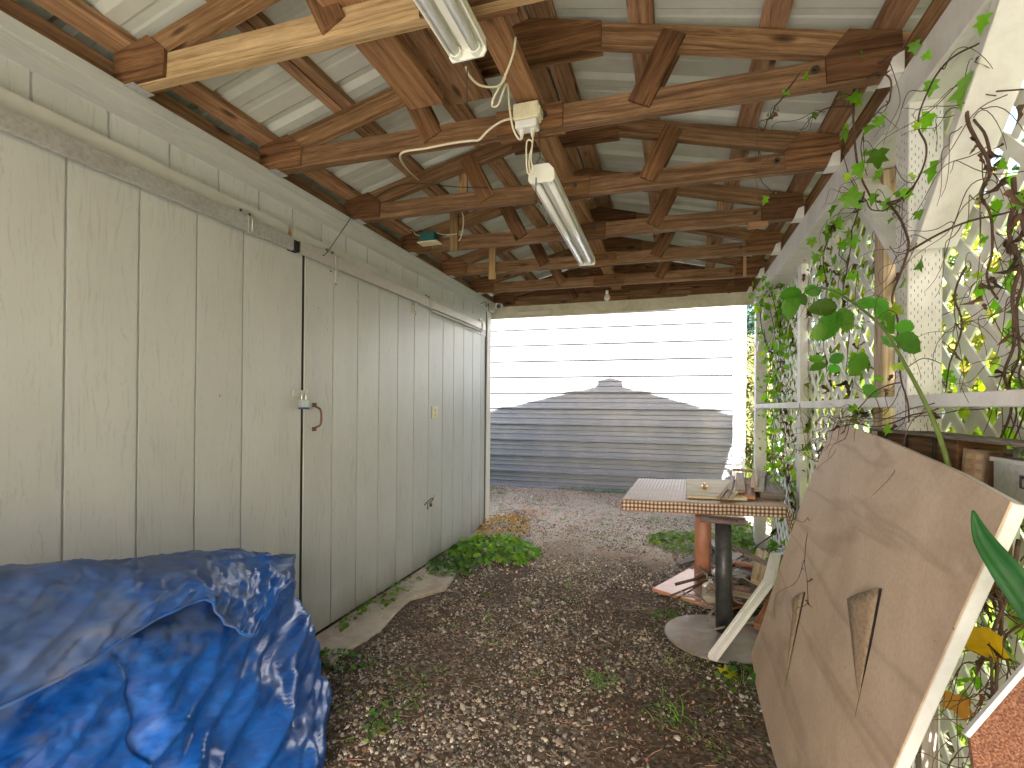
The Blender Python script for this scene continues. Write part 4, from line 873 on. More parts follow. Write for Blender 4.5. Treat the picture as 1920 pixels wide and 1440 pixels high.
# ================================================================ LIGHT FIXTURES
def fixture(name, label, pa, pb, wd=.108):
    t_ = thing(name, label, 'light fixture', ((pa[0]+pb[0])/2, (pa[1]+pb[1])/2, pa[2]), 'hanging shop lights')
    a, c = Vector(pa), Vector(pb); d = (c-a).normalized(); sd = d.cross(Vector((0, 0, 1))).normalized(); up = sd.cross(d)
    prof = [(-.5, .0), (-.44, .022), (-.20, .032), (-.17, .048), (.17, .048), (.20, .032), (.44, .022), (.5, .0), (.44, .026), (.20, .036), (.175, .055), (-.175, .055), (-.20, .036), (-.44, .026)]
    out = [(x*wd, z) for x, z in [(-.5, 0), (-.47, .03), (-.25, .055), (.25, .055), (.47, .03), (.5, 0), (.46, .0), (.40, .012), (.14, .022), (.10, .006), (-.10, .006), (-.14, .022), (-.40, .012), (-.46, .0)]]
    b = MB(); b.prism([a+sd*x+up*z for x, z in out], d, (c-a).length); b.build('reflector', M['fix'], t_)
    b = MB()
    for e, dd in ((a, -d), (c, d)):
        b = MB(); b.prism([e+dd*.0005+sd*x*wd+up*z for x, z in [(-.5, -.004), (-.42, -.018), (.42, -.018), (.5, -.004), (.47, .031), (.27, .056), (-.27, .056), (-.47, .031)]], dd, .009)
        b.build('end_cap', M['fix'], t_, bevel=.002)
    for s in (-1, 1):
        b = MB(); b.tube([a+d*.012+sd*s*.028+up*-.004, c-d*.012+sd*s*.028+up*-.004], .0125, 16); b.build('tube', M['tube'], t_, smooth=True)
        for e, dd in ((a, d), (c, -d)): b = MB(); b.tube([e+dd*.0015+sd*s*.028-up*.004, e+dd*.016+sd*s*.028-up*.004], .0155, 14); b.build('lamp_holder', M['fix'], t_)
    return t_, a, c, d, sd, up
t1, a, c, d, sd, up = fixture('shop_light', 'long white twin-tube shop light hanging in the middle under the trusses', (-.500, 1.865, 2.128), (-.528, 3.09, 2.148))
b = MB(); b.tube([(-.519, 1.85, 2.128), (-.519, 1.85, 2.03)], .0022, 5); b.sphere((-.519, 1.85, 2.028), .005, 8, 6); b.build('pull_cord', M['chain'], t1)
t2, a, c, d, sd, up = fixture('shop_light', 'nearer white twin-tube shop light cut off at the top of the view', (-.528, .0, 2.168), (-.528, 1.19, 2.168))
b = MB(); b.tube([(-.532, 1.202, 2.158), (-.534, 1.206, 2.03)], .0022, 5); b.tube([(-.532, 1.200, 2.164), (-.532, 1.204, 2.148)], .006, 8); b.build('pull_cord', M['chain'], t2)
def chainline(p, q, sz=.008, name='chain', parent=None):
    p, q = Vector(p), Vector(q); n = max(2, int((q-p).length/(sz*1.5))); d = (q-p)/n; dn = d.normalized(); s1 = dn.orthogonal().normalized(); s2 = dn.cross(s1); b = MB()
    for k in range(n):
        c_ = p+d*(k+.5); s = s1 if k % 2 else s2
        loop = [c_+dn*(d.length*.68*math.cos(t))+s*(sz*.42*math.sin(t)) for t in np.linspace(0, 2*math.pi, 9)]
        b.tube(loop, sz*.13, 5, caps=False)
    return b.build(name, M['chain'], parent)
chainline((-.496, 1.80, 2.281), (-.500, 1.84, 2.20), parent=t1); chainline((-.500, 1.84, 2.20), (-.535, 1.872, 2.184), .005, parent=t1); chainline((-.500, 1.84, 2.20), (-.472, 1.875, 2.184), .005, parent=t1)
chainline((-.50, 2.99, 2.281), (-.52, 3.03, 2.205), parent=t1); chainline((-.528, 1.10, 2.281), (-.528, 1.15, 2.206), parent=t2); chainline((-.528, .1, 2.281), (-.528, .1, 2.206), parent=t2)
CABLE_A = [(-0.577, 1.73, 2.305), (-0.624, 1.73, 2.301), (-0.677, 1.73, 2.276), (-0.714, 1.73, 2.247), (-0.743, 1.73, 2.248), (-0.822, 1.73, 2.252), (-0.939, 1.73, 2.25), (-1.055, 1.73, 2.247), (-1.19, 2.0, 2.335), (-1.408, 2.6, 2.537), (-1.408, 2.93, 2.574), (-1.356, 2.96, 2.537), (-1.328, 2.96, 2.47), (-1.338, 2.96, 2.365), (-1.361, 2.96, 2.325)]
CORD_TOP = [(-0.468, 1.421, 2.36), (-0.481, 1.438, 2.325), (-0.513, 1.459, 2.279), (-0.567, 1.494, 2.234), (-0.576, 1.512, 2.22), (-0.557, 1.518, 2.229), (-0.534, 1.505, 2.269), (-0.529, 1.527, 2.291), (-0.549, 1.605, 2.27), (-0.543, 1.629, 2.207), (-0.519, 1.637, 2.166), (-0.503, 1.642, 2.207)]
CORD_LAMP_A = [(-0.592, 1.328, 2.232), (-0.594, 1.359, 2.227), (-0.579, 1.406, 2.225), (-0.542, 1.45, 2.24), (-0.518, 1.458, 2.262), (-0.515, 1.459, 2.282)]
CORD_LOWER = [(-0.48, 1.67, 2.225), (-0.493, 1.708, 2.199), (-0.515, 1.764, 2.156), (-0.51, 1.787, 2.121), (-0.532, 1.78, 2.115), (-0.532, 1.759, 2.155), (-0.519, 1.721, 2.204), (-0.5, 1.727, 2.198), (-0.522, 1.762, 2.156), (-0.531, 1.801, 2.118)]
CHAIN = [(-0.496, 1.8, 2.268), (-0.495, 1.82, 2.231), (-0.5, 1.84, 2.215)]
CHAIN_L = [(-0.5, 1.84, 2.215), (-0.531, 1.875, 2.201)]
CHAIN_R = [(-0.5, 1.84, 2.215), (-0.487, 1.85, 2.193), (-0.48, 1.923, 2.206)]
THIN_WIRE = [(-1.74, 2.098, 2.007), (-1.73, 2.114, 2.02), (-1.73, 2.233, 2.173), (-1.71, 2.321, 2.306), (-1.65, 2.36, 2.375), (-1.471, 2.35, 2.437), (-1.306, 2.35, 2.432), (-1.115, 2.35, 2.389), (-0.917, 2.35, 2.357)]
PULLCORD = [(-0.519, 1.879, 2.143), (-0.518, 1.88, 2.03)]
PULLCORD2 = [(-0.576, 1.281, 2.229), (-0.583, 1.3, 2.111)]
WIRE2 = [(-0.518, 1.88, 2.03), (-0.554, 2.131, 2.098), (-0.633, 2.526, 2.187)]
BULBSTR = [(-0.585, 4.17, 2.426), (-0.539, 4.17, 2.309), (-0.534, 4.17, 2.218), (-0.526, 4.17, 2.353), (-0.486, 4.17, 2.418)]
def cable(name, pts, r, mat, label, n=5, cat='cable'):
    b = MB(); b.tube(smooth_path(pts, n), r, 8); return tag(b.build(name, M[mat], smooth=True), label, cat)
cable('cable', CABLE_A, .0042, 'cord', 'cream cable clipped under the second truss and drooping left toward the green box')
cable('cord', CORD_TOP, .0036, 'cord', 'cream cord looping down from above into the outlet box on the truss', cat='cord')
cable('cord', CORD_LAMP_A, .0036, 'cord', 'short cream cord from the near shop light to the looped bundle', cat='cord')
cable('cord', CORD_LOWER, .0032, 'cord', 'coiled cream cord hanging between the outlet box and the long shop light', cat='cord')
cable('wire', THIN_WIRE, .0022, 'black', 'thin dark wire running from the door track up into the trusses', cat='wire')
cable('wire', WIRE2, .0018, 'black', 'thin dark string trailing behind the long shop light', cat='wire')
ob = thing('outlet_box', 'cream plastic outlet box screwed to the centre plate of the second truss', 'outlet', (-.52, 1.715, 2.3))
y_ = 1.1586+.61+.083*.5
b = MB(); b.box(-.575, -.478, y_-.092, y_-.035, 2.292, 2.352); b.build('box_cover', M['cream'], ob, bevel=.004)
b = MB(); b.box(-.568, -.485, y_-.086, y_-.037, 2.262, 2.2915); b.build('outlet_face', M['camwhite'], ob, bevel=.003)
b = MB(); b.box(-.478, -.470, y_-.09, y_-.045, 2.30, 2.33); b.build('hinge_tab', M['cream'], ob)
for x in (-.548, -.505): b = MB(); b.tube([(x, y_-.062, 2.261), (x, y_-.064, 2.232)], .011, 10, r1=.005); b.build('plug', M['camwhite'], ob)
gb = thing('junction_box', 'small dark green box with a pale bottom on the fourth truss near the shed', 'box', (-1.55, 2.93, 2.33))
b = MB(); b.box(-1.615, -1.505, 2.885, 2.948, 2.318, 2.382); b.build('box_body', M['teal'], gb, bevel=.003)
b = MB(); b.box(-1.622, -1.478, 2.87, 2.95, 2.309, 2.3165); b.build('bottom_flap', M['cord'], gb)
b = MB(); b.tube(smooth_path([(-1.72, 2.94, 2.43), (-1.69, 2.93, 2.42), (-1.66, 2.92, 2.385), (-1.616, 2.915, 2.372)]), .003, 6); b.build('lead', M['cord'], gb); 
cable('cable', [(-1.50, 2.915, 2.38), (-1.46, 2.92, 2.365), (-1.41, 2.925, 2.36), (-1.36, 2.93, 2.362)], .003, 'cord', 'short cream lead between the green box and the nailed slat')
bl = thing('bare_bulb', 'dusty bare bulb hanging on a wire from the sixth truss', 'bulb', (-.537, 4.17, 2.2))
b = MB(); b.tube(smooth_path([(-.60, 4.18, 2.29), (-.545, 4.17, 2.24), (-.537, 4.17, 2.215)]), .0015, 5); b.tube(smooth_path([(-.47, 4.18, 2.29), (-.53, 4.17, 2.24), (-.537, 4.17, 2.215)]), .0015, 5); b.build('hanging_wire', M['chain'], bl)
b = MB(); b.tube([(-.537, 4.17, 2.218), (-.537, 4.17, 2.188)], .012, 12); b.build('socket', M['camwhite'], bl)
b = MB(); b.sphere((-.537, 4.17, 2.160), .026, 14, 10, (1, 1, 1.15)); b.build('glass', M['bulb'], bl, smooth=True)
# planks stored on the bottom chords
bar('stored_plank', (-.885, -.2, CT+.022), (-.905, 1.665, CT+.022), .14, .038, 'plank', 'broad plank with a clean sawn end resting on the nearest trusses', 'plank', 'planks stored on the truss chords')
bar('stored_plank', (-.735, -.2, CT+.0625), (-.755, 1.76, CT+.0625), .165, .018, 'purlin' if False else 'truss', 'wide dark board with a big knot lying above the nearest trusses', 'plank', 'planks stored on the truss chords')
# ================================================================ PLANTS
VP = {'V1': [(0.66, 1.757, 2.321), (0.62, 1.777, 2.302), (0.6, 1.889, 2.351), (0.6, 2.014, 2.364), (0.61, 2.046, 2.257), (0.62, 2.066, 2.169), (0.63, 2.054, 2.085), (0.64, 2.023, 2.012), (0.65, 1.966, 1.946), (0.66, 1.885, 1.897), (0.66, 1.787, 1.871), (0.66, 1.7, 1.877), (0.66, 1.653, 1.909), (0.66, 1.639, 1.961), (0.66, 1.68, 2.028), (0.66, 1.661, 2.078), (0.65, 1.573, 2.099), (0.65, 1.469, 2.085), (0.64, 1.359, 2.043)], 'V2': [(0.66, 1.885, 1.897), (0.66, 1.805, 1.832), (0.66, 1.75, 1.747), (0.66, 1.749, 1.699), (0.66, 1.784, 1.628), (0.66, 1.852, 1.577), (0.66, 1.82, 1.504), (0.66, 1.8, 1.418), (0.67, 1.807, 1.336), (0.66, 1.743, 1.252), (0.66, 1.736, 1.189)], 'V3': [(0.7, 1.44, 2.086), (0.7, 1.454, 2.05), (0.7, 1.509, 2.034), (0.7, 1.512, 1.963), (0.7, 1.485, 1.881), (0.7, 1.441, 1.815), (0.7, 1.431, 1.772), (0.72, 1.503, 1.756), (0.74, 1.512, 1.711), (0.76, 1.541, 1.625), (0.76, 1.562, 1.564), (0.76, 1.519, 1.5)], 'V4': [(0.6, 2.014, 2.364), (0.58, 1.76, 2.25), (0.6, 1.7, 2.191), (0.62, 1.763, 2.162), (0.62, 1.836, 2.18), (0.63, 1.98, 2.198), (0.64, 2.078, 2.172), (0.65, 2.04, 2.056)], 'V5': [(0.34, 1.582, 2.183), (0.34, 1.813, 2.263), (0.36, 2.206, 2.401), (0.38, 2.533, 2.494), (0.4, 2.743, 2.493), (0.42, 2.808, 2.438), (0.44, 2.713, 2.333), (0.46, 2.596, 2.254)], 'V6': [(0.6, 2.013, 2.297), (0.58, 2.119, 2.363), (0.55, 2.173, 2.39), (0.5, 2.078, 2.318)], 'V7': [(0.66, 1.787, 1.866), (0.66, 1.927, 1.887), (0.68, 2.132, 1.994), (0.68, 2.276, 2.116), (0.66, 2.338, 2.278)], 'V8': [(0.72, 1.462, 1.821), (0.72, 1.494, 1.903), (0.72, 1.546, 1.992), (0.73, 1.526, 2.012), (0.76, 1.426, 1.963)], 'V9': [(0.66, 1.749, 1.699), (0.7, 1.659, 1.712), (0.75, 1.589, 1.725), (0.78, 1.519, 1.715), (0.8, 1.499, 1.724)], 'V10': [(0.72, 1.384, 1.748), (0.74, 1.413, 1.697), (0.75, 1.46, 1.639), (0.76, 1.441, 1.557), (0.76, 1.468, 1.489), (0.77, 1.468, 1.387), (0.77, 1.516, 1.315), (0.77, 1.486, 1.236), (0.77, 1.525, 1.143)], 'V11': [(0.79, 1.724, 1.633), (0.79, 1.779, 1.554), (0.79, 1.736, 1.452), (0.79, 1.806, 1.366), (0.79, 1.82, 1.287)], 'V12': [(0.66, 1.559, 1.228), (0.64, 1.69, 1.202), (0.62, 1.864, 1.168), (0.6, 1.993, 1.173), (0.6, 2.136, 1.148), (0.58, 2.157, 1.055), (0.56, 2.308, 0.953), (0.55, 2.289, 0.911), (0.52, 2.2, 0.796), (0.48, 2.102, 0.673), (0.44, 1.889, 0.62), (0.42, 1.835, 0.584)], 'V13': [(0.66, 1.78, 1.302), (0.64, 1.925, 1.282), (0.63, 2.04, 1.229), (0.61, 2.082, 1.16), (0.6, 2.232, 1.092), (0.6, 2.545, 0.998), (0.62, 2.783, 1.136), (0.66, 3.023, 1.246)], 'V14': [(0.66, 3.998, 2.098), (0.68, 4.475, 2.096), (0.68, 4.34, 1.854), (0.68, 3.993, 1.566), (0.69, 4.217, 1.337), (0.69, 3.933, 1.098), (0.69, 3.985, 0.862), (0.69, 3.733, 0.668)], 'V15': [(0.66, 4.356, 2.375), (0.72, 4.138, 2.065), (0.76, 4.109, 1.735), (0.78, 4.35, 1.426), (0.78, 4.045, 1.096), (0.78, 3.861, 0.728)], 'V16': [(0.66, 2.096, 2.022), (0.74, 2.473, 2.008), (0.77, 2.642, 1.89), (0.79, 2.785, 1.77), (0.79, 2.69, 1.598), (0.79, 2.739, 1.399)], 'V17': [(0.7, 2.625, 2.09), (0.74, 2.907, 2.021), (0.78, 3.011, 1.877), (0.79, 3.146, 1.728), (0.79, 3.06, 1.48)]}
LEAFPOS = [((0.58, 2.103, 2.51), 0.05, 2), ((0.6, 1.987, 2.31), 0.05, 0), ((0.6, 2.127, 2.274), 0.075, 0), ((0.62, 1.925, 2.169), 0.05, 0), ((0.62, 2.022, 2.071), 0.055, 0), ((0.64, 1.915, 2.054), 0.07, 0), ((0.64, 1.928, 2.006), 0.045, 0), ((0.64, 2.141, 2.013), 0.08, 0), ((0.62, 1.835, 2.146), 0.04, 0), ((0.64, 2.401, 2.073), 0.05, 0), ((0.66, 2.554, 2.045), 0.07, 0), ((0.58, 2.089, 2.385), 0.04, 0), ((0.68, 1.689, 2.045), 0.05, 0), ((0.68, 1.642, 1.886), 0.06, 0), ((0.66, 1.456, 2.002), 0.095, 0), ((0.66, 1.705, 2.275), 0.035, 0), ((0.68, 2.891, 2.091), 0.05, 0), ((0.68, 1.71, 1.646), 0.055, 0), ((0.66, 1.784, 1.603), 0.045, 0), ((0.68, 1.718, 1.788), 0.035, 0), ((0.34, 1.511, 2.136), 0.03, 0), ((0.34, 1.757, 2.24), 0.025, 0), ((0.35, 2.146, 2.39), 0.02, 0), ((0.5, 2.192, 2.369), 0.022, 0), ((0.46, 2.596, 2.254), 0.012, 1), ((0.38, 2.459, 2.431), 0.012, 1), ((0.66, 1.885, 1.888), 0.04, 0), ((0.66, 1.751, 1.867), 0.04, 0), ((0.7, 1.661, 1.877), 0.04, 0)]
GREEN = (.15, .34, .03); DEEP = (.035, .12, .014); LIME = (.32, .48, .05); DRY = (.085, .055, .032); YEL = (.55, .38, .02)
def vine(name, label, paths, leaves, r=.003, extra=0, dead=0, size=(.03, .06), spread=.03, group='climbing vines', tend=0, green=GREEN, cat='vine', shape=None, nrm=(-.6, -.8, .1)):
    """leaves: list of (pos,size,colour); extra random leaves and dead ones along the paths"""
    t_ = thing(name, label, cat, tuple(paths[0][0]), group)
    b = MB(); allp = []
    for pi, p in enumerate(paths):
        sp = smooth_path(p, 5)
        sp = [q+Vector((MN.noise(q*9)*.008, MN.noise(q*9+Vector((5, 1, 2)))*.012, MN.noise(q*9+Vector((1, 7, 3)))*.008)) for q in sp]
        rr = r*(1 if pi < 2 else .7); b.tube(sp, rr, 6, r1=rr*.5); allp += sp
        for k in range(tend//4):
            q = random.choice(sp); d = Vector((random.uniform(-1, .4), random.uniform(-1, 1), random.uniform(-1, .8))).normalized(); L = random.uniform(.08, .24); ph = random.uniform(0, 6)
            tp = [q+d*(L*u)+Vector((math.sin(ph+u*5)*.03*u, math.cos(ph*2+u*6)*.03*u, -.10*u*u+math.sin(ph+u*9)*.012)) for u in np.linspace(0, 1, 14)]; b.tube(tp, .0014, 5, r1=.0006, caps=False)
    b.build('stem', M['bark'], t_, smooth=True)
    pos = []; sz = []; col = []; dpos = []
    for (p, s_2, k) in leaves:
        pos.append(p); sz.append(s_2); col.append((GREEN, LIME, YEL)[k])
    for k in range(extra):
        q = random.choice(allp)+Vector((random.uniform(-1, .6)*spread, random.uniform(-1, 1)*spread, random.uniform(-1, 1)*spread)); pos.append(tuple(q)); sz.append(random.uniform(*size)); col.append(green if random.random() < .75 else LIME)
    if pos:
        n = len(pos); base = np.tile(np.array([nrm]), (n, 1)); nr = base+RNG.normal(0, .45, (n, 3)); dr = np.stack([RNG.normal(0, .5, n), RNG.normal(.1, .6, n), RNG.normal(-.7, .45, n)], 1)
        mt = dirs(dr, nr)*np.array(sz)[:, None, None]; tint = np.array(col)*(1+RNG.normal(0, .18, (n, 1)))
        ps = np.array(pos)-mt[:, :, 1]*.45
        scatter('leaves', *(shape or LOBED), ps, mt, np.clip(tint, .01, .9), M['leaf'], t_)
    if dead:
        pos = np.array([tuple(random.choice(allp)+Vector((random.uniform(-.02, .02), random.uniform(-.03, .03), random.uniform(-.03, .02)))) for k in range(dead)])
        n = dead; dr = np.stack([RNG.normal(0, .5, n), RNG.normal(0, .5, n), -np.ones(n)], 1); mt = dirs(dr, RNG.normal(0, 1, (n, 3)))*RNG.uniform(.015, .042, n)[:, None, None]
        mt[:, :, 0] *= .5
        tv, tf = leaf_t([(.2, 0, 0), (.5, .25, .3), (.25, .5, .5), (.4, .7, .7), (.0, 1, 1)], .9, .9)
        scatter('dead_leaves', tv, tf, pos, mt, greens(n, DRY, .35, .5), M['dry'], t_)
    return t_
vine('climbing_vine', 'brown vine looping round the big white post and roof beam, with large lobed leaves', [VP['V1'], VP['V2'], VP['V4'], VP['V7'], VP['V5'], VP['V6']], LEAFPOS, r=.0042, extra=22, dead=6, size=(.018, .045), spread=.04, tend=26)
vine('climbing_vine', 'tangled brown vine stems with withered leaves over the near lattice at the right edge', [VP['V10'], VP['V3'], VP['V8'], VP['V9'], VP['V11'], [(q[0]+.012, q[1]-.03, q[2]+.01*math.sin(i)) for i, q in enumerate(VP['V10'])], [(q[0]+.02, q[1]+.02, q[2]-.02) for q in VP['V10'][2:]]], [], r=.005, extra=14, dead=34, size=(.02, .04), tend=50)
vine('climbing_vine', 'thin dark vine strands draped over the top corner of the leaning panel', [VP['V12'], VP['V13'], [(q[0], q[1]+.02, q[2]+.015) for q in VP['V12'][:7]], [(.66, 1.9, 1.22), (.62, 2.05, 1.20), (.60, 2.2, 1.185), (.64, 2.5, 1.15)], [(.70, 1.45, 1.23), (.66, 1.7, 1.205), (.61, 2.02, 1.19), (.605, 2.2, 1.17), (.63, 2.4, 1.08)]], [], r=.0022, extra=5, dead=16, size=(.02, .05), tend=30)
vine('climbing_vine', 'leafy green vine climbing the far end post', [VP['V14'], VP['V15'], [(q[0]+.03, q[1]+.1, q[2]) for q in VP['V14']], [(q[0]+.05, q[1]-.15, q[2]+.02) for q in VP['V14']]], [], r=.004, extra=260, dead=34, size=(.022, .055), spread=.10, tend=30)
vine('climbing_vine', 'vine with hanging leaves on the middle lattice below the far brace', [VP['V16'], VP['V17']], [], r=.003, extra=24, dead=22, size=(.04, .085), spread=.06, tend=24)
def creeper(label, y0, y1, n, seed, zr=(.1, 2.25), col=GREEN, stems=14):
    rr = np.random.default_rng(seed); t_ = thing('climbing_vine', label, 'vine', (.9, (y0+y1)/2, 0), 'creeper growing over the outside of the lattice')
    b = MB(); P_ = []
    for k in range(stems):
        y = rr.uniform(y0, y1); p = [Vector((.84+rr.uniform(0, .03), y, 0))]
        for z in np.arange(.15, zr[1], .16): p.append(Vector((.838+rr.uniform(0, .05), min(y1, max(y0, p[-1].y+rr.normal(0, .06))), z)))
        sp = smooth_path(p, 4); b.tube(sp, rr.uniform(.002, .0045), 5, r1=.0015); P_ += sp
    # strands weaving on the inner side
    for k in range(stems):
        y = rr.uniform(y0, y1); z = rr.uniform(.6, zr[1]); p = [Vector((.806, y, z))]
        for q in range(7): p.append(Vector((.806-rr.uniform(0, .02)+(.03 if q % 3 == 2 else 0), min(y1, max(y0, p[-1].y+rr.normal(0, .03))), p[-1].z-rr.uniform(.03, .09))))
        b.tube(smooth_path(p, 4), rr.uniform(.0012, .0032), 5, r1=.001)
    b.build('stem', M['bark'], t_, smooth=True)
    pos = np.stack([rr.uniform(.845, .92, n), rr.uniform(y0, y1, n), rr.uniform(*zr, n)], 1)
    den = np.array([MN.noise(Vector((0, p[1]*2.1, p[2]*2.3+seed)))*1.6+.40 for p in pos]); pos = pos[den > rr.uniform(0, .9, n)]; m_ = len(pos)
    mt = dirs(np.stack([rr.normal(0, .4, m_), rr.normal(0, .5, m_), rr.normal(-.8, .4, m_)], 1), np.stack([np.ones(m_)*.8, rr.normal(-.5, .4, m_), rr.normal(.3, .4, m_)], 1))*rr.uniform(.05, .13, m_)[:, None, None]
    tint = greens(m_, tuple(c*.75 for c in col), .3, .9); scatter('leaves', *HEART, pos, mt, tint, M['leaf'], t_)
    k = int(stems*4); pos = np.stack([rr.uniform(.785, .812, k), rr.uniform(y0, y1, k), rr.uniform(.5, zr[1], k)], 1)
    mt = dirs(np.stack([rr.normal(0, .3, k), rr.normal(0, .3, k), -np.ones(k)], 1), rr.normal(0, 1, (k, 3)))*rr.uniform(.02, .055, k)[:, None, None]; mt[:, :, 0] *= .5
    scatter('dead_leaves', *leaf_t([(.2, 0, 0), (.5, .25, .3), (.25, .5, .5), (.4, .7, .7), (.0, 1, 1)], .9, .9), pos, mt, greens(k, DRY, .35, .5), M['dry'], t_)
creeper('bright creeper behind the near lattice panel at the right edge', -.5, 2.25, 1500, 1, stems=12)
creeper('creeper behind the middle lattice panel', 2.3, 3.58, 1100, 2, col=(.16, .30, .03))
creeper('dense small-leaved creeper behind the far lattice panel', 3.6, 4.8, 1500, 3, col=(.12, .25, .02), stems=26)
vine('climbing_vine', 'dark knotted stems with shrivelled leaves hanging beside the near edge of the panel', [[(.72, 1.40, 1.05), (.67, 1.34, .90), (.69, 1.36, .76), (.655, 1.31, .64), (.69, 1.34, .48), (.70, 1.32, .2)], [(.70, 1.32, .95), (.665, 1.29, .84), (.64, 1.30, .72), (.66, 1.33, .58), (.63, 1.30, .45)], [(.74, 1.30, .92), (.70, 1.26, .82), (.66, 1.29, .74), (.68, 1.27, .62)], [(.69, 1.38, .86), (.65, 1.35, .80), (.70, 1.25, .79)], [(.66, 1.37, .66), (.68, 1.30, .70), (.72, 1.22, .69)]], [], r=.0045, extra=3, dead=26, size=(.02, .04), tend=44)
# bramble cane arching in front of the screen
bc = thing('bramble_cane', 'long green thorny bramble cane arching from behind the panel to the left, with serrated leaflets', 'bramble', (.62, 1.40, 1.0))
CN = [(.66, 1.36, .80), (.635, 1.39, .95), (.621, 1.417, 1.083), (.61, 1.465, 1.195), (.592, 1.564, 1.335), (.584, 1.719, 1.474), (.544, 1.90, 1.60), (.525, 2.05, 1.665), (.507, 2.15, 1.69), (.49, 2.23, 1.685), (.445, 2.29, 1.665)]
b = MB(); sp = smooth_path(CN, 7); b.tube(sp, .0065, 10, r1=.002)
for k in range(3, len(sp)-3, 3):
    q = sp[k]; d = Vector((random.uniform(-1, 1), random.uniform(-1, 1), random.uniform(-1, 1))).normalized(); b.tube([q, q+d*.011], .0018, 5, r1=.0003)
for (p, q) in (((.56, 1.85, 1.57), (.592, 2.19, 1.53)), ((.584, 1.719, 1.474), (.70, 1.98, 1.47)), ((.507, 2.15, 1.69), (.55, 2.17, 1.56)), ((.60, 1.62, 1.40), (.69, 1.93, 1.44)), ((.49, 2.23, 1.685), (.45, 2.25, 1.62)), ((.56, 1.85, 1.57), (.71, 2.0, 1.60)), ((.592, 1.564, 1.335), (.60, 1.40, 1.33))):
    b.tube(smooth_path([p, ((p[0]+q[0])/2, (p[1]+q[1])/2, (p[2]+q[2])/2+.02), q], 4), .0016, 5, r1=.001)
b.build('stem', M['stemgreen'], bc, smooth=True)
LQ = [((.492, 2.24, 1.70), .085, (-.9, -.2, -.1)), ((.50, 2.24, 1.70), .075, (.9, .2, .05)), ((.47, 2.24, 1.69), .10, (-.35, 0, -1)), ((.49, 2.23, 1.69), .05, (.2, 0, -1)),
      ((.60, 2.17, 1.60), .12, (-.55, 0, -1)), ((.605, 2.17, 1.61), .10, (.5, .1, -1)), ((.60, 2.18, 1.62), .10, (-1, -.1, .0)), ((.55, 2.17, 1.56), .075, (-.3, 0, -1)),
      ((.70, 2.10, 1.63), .085, (.4, .1, -.9)), ((.70, 2.0, 1.56), .095, (.5, .2, -.9)), ((.69, 2.05, 1.60), .07, (-.9, 0, .1)), ((.62, 1.72, 1.47), .06, (.9, .1, -.1)), ((.60, 1.66, 1.43), .085, (.9, .1, -.45)), ((.71, 1.93, 1.44), .055, (-.8, 0, .4)), ((.72, 1.93, 1.44), .09, (1, .1, -.05)),
      ((.56, 2.2, 1.42), .05, (-.9, 0, .1)), ((.57, 2.2, 1.40), .06, (-.8, 0, -.2)), ((.58, 2.2, 1.41), .06, (.6, 0, .3)), ((.575, 2.2, 1.39), .05, (.9, 0, -.3)), ((.65, 2.15, 1.36), .09, (.3, 0, .9)), ((.66, 2.1, 1.31), .075, (.7, 0, -.6))]
pos = np.array([q[0] for q in LQ]); dr = np.array([q[2] for q in LQ]); n = len(LQ)
mt = dirs(dr, np.tile([[-.25, -.95, .25]], (n, 1))+RNG.normal(0, .25, (n, 3)))*np.array([q[1] for q in LQ])[:, None, None]
SERR = leaf_t([(.04, 0, 0), (.22, .10, .12), (.20, .13, .16), (.33, .24, .28), (.31, .28, .32), (.38, .42, .46), (.34, .47, .5), (.34, .62, .64), (.29, .67, .68), (.24, .80, .8), (.18, .84, .85), (.0, 1, 1)], .25, .3)
scatter('leaflets', *SERR, pos, mt, greens(n, (.085, .23, .03), .2, .3), M['leaf'], bc)
# sword leaf, thorny shoot, yellow leaves by the near corner
def ribbon(pts, wds, nrm, mat, name, parent=None, th=.0012, fold=.25):
    V = []; F = []; P_ = smooth_path(pts, 6); n = Vector(nrm).normalized()
    W = np.interp(np.linspace(0, 1, len(P_)), np.linspace(0, 1, len(wds)), wds)
    for i, p in enumerate(P_):
        d = (P_[min(i+1, len(P_)-1)]-P_[max(i-1, 0)]).normalized(); sdv = d.cross(n).normalized(); nn_ = sdv.cross(d)
        for u in (-1, -.5, 0, .5, 1): V.append(tuple(p+sdv*(W[i]*u)+nn_*(abs(u)*W[i]*fold)))
    for i in range(len(P_)-1):
        for k in range(4): a = i*5+k; F.append((a, a+1, a+6, a+5))
    me = bpy.data.meshes.new(name); me.from_pydata(V, [], F); at = me.attributes.new('tint', 'FLOAT_COLOR', 'POINT'); me.materials.append(mat); me.shade_smooth()
    o = bpy.data.objects.new(name, me); COL.objects.link(o)
    so = o.modifiers.new('thick', 'SOLIDIFY'); so.thickness = th
    if parent: o.parent = parent; o.matrix_parent_inverse = parent.matrix_world.inverted()
    return o, at, len(V)
o, at, n = ribbon([(.505, 1.075, 1.045), (.515, 1.062, .998), (.535, 1.040, .952), (.56, 1.025, .905), (.585, 1.01, .85), (.63, 1.0, .74), (.70, 1.06, .5), (.72, 1.05, .0)], [.001, .014, .021, .024, .025, .024, .02, .016], (-.5, -.8, .3), M['leaf'], 'sword_leaf', fold=.55)
at.data.foreach_set('color', np.tile([.02, .13, .018, 1], n).astype(np.float32)); tag(o, 'long glossy dark green sword-shaped leaf pointing up beside the near edge of the panel', 'leaf')
b = MB(); sp = smooth_path([(.60, 1.36, .90), (.618, 1.311, .831), (.628, 1.294, .776), (.646, 1.268, .735), (.673, 1.246, .702), (.706, 1.225, .657), (.72, 1.2, .3), (.72, 1.2, 0)], 6); b.tube(sp, .0032, 8)
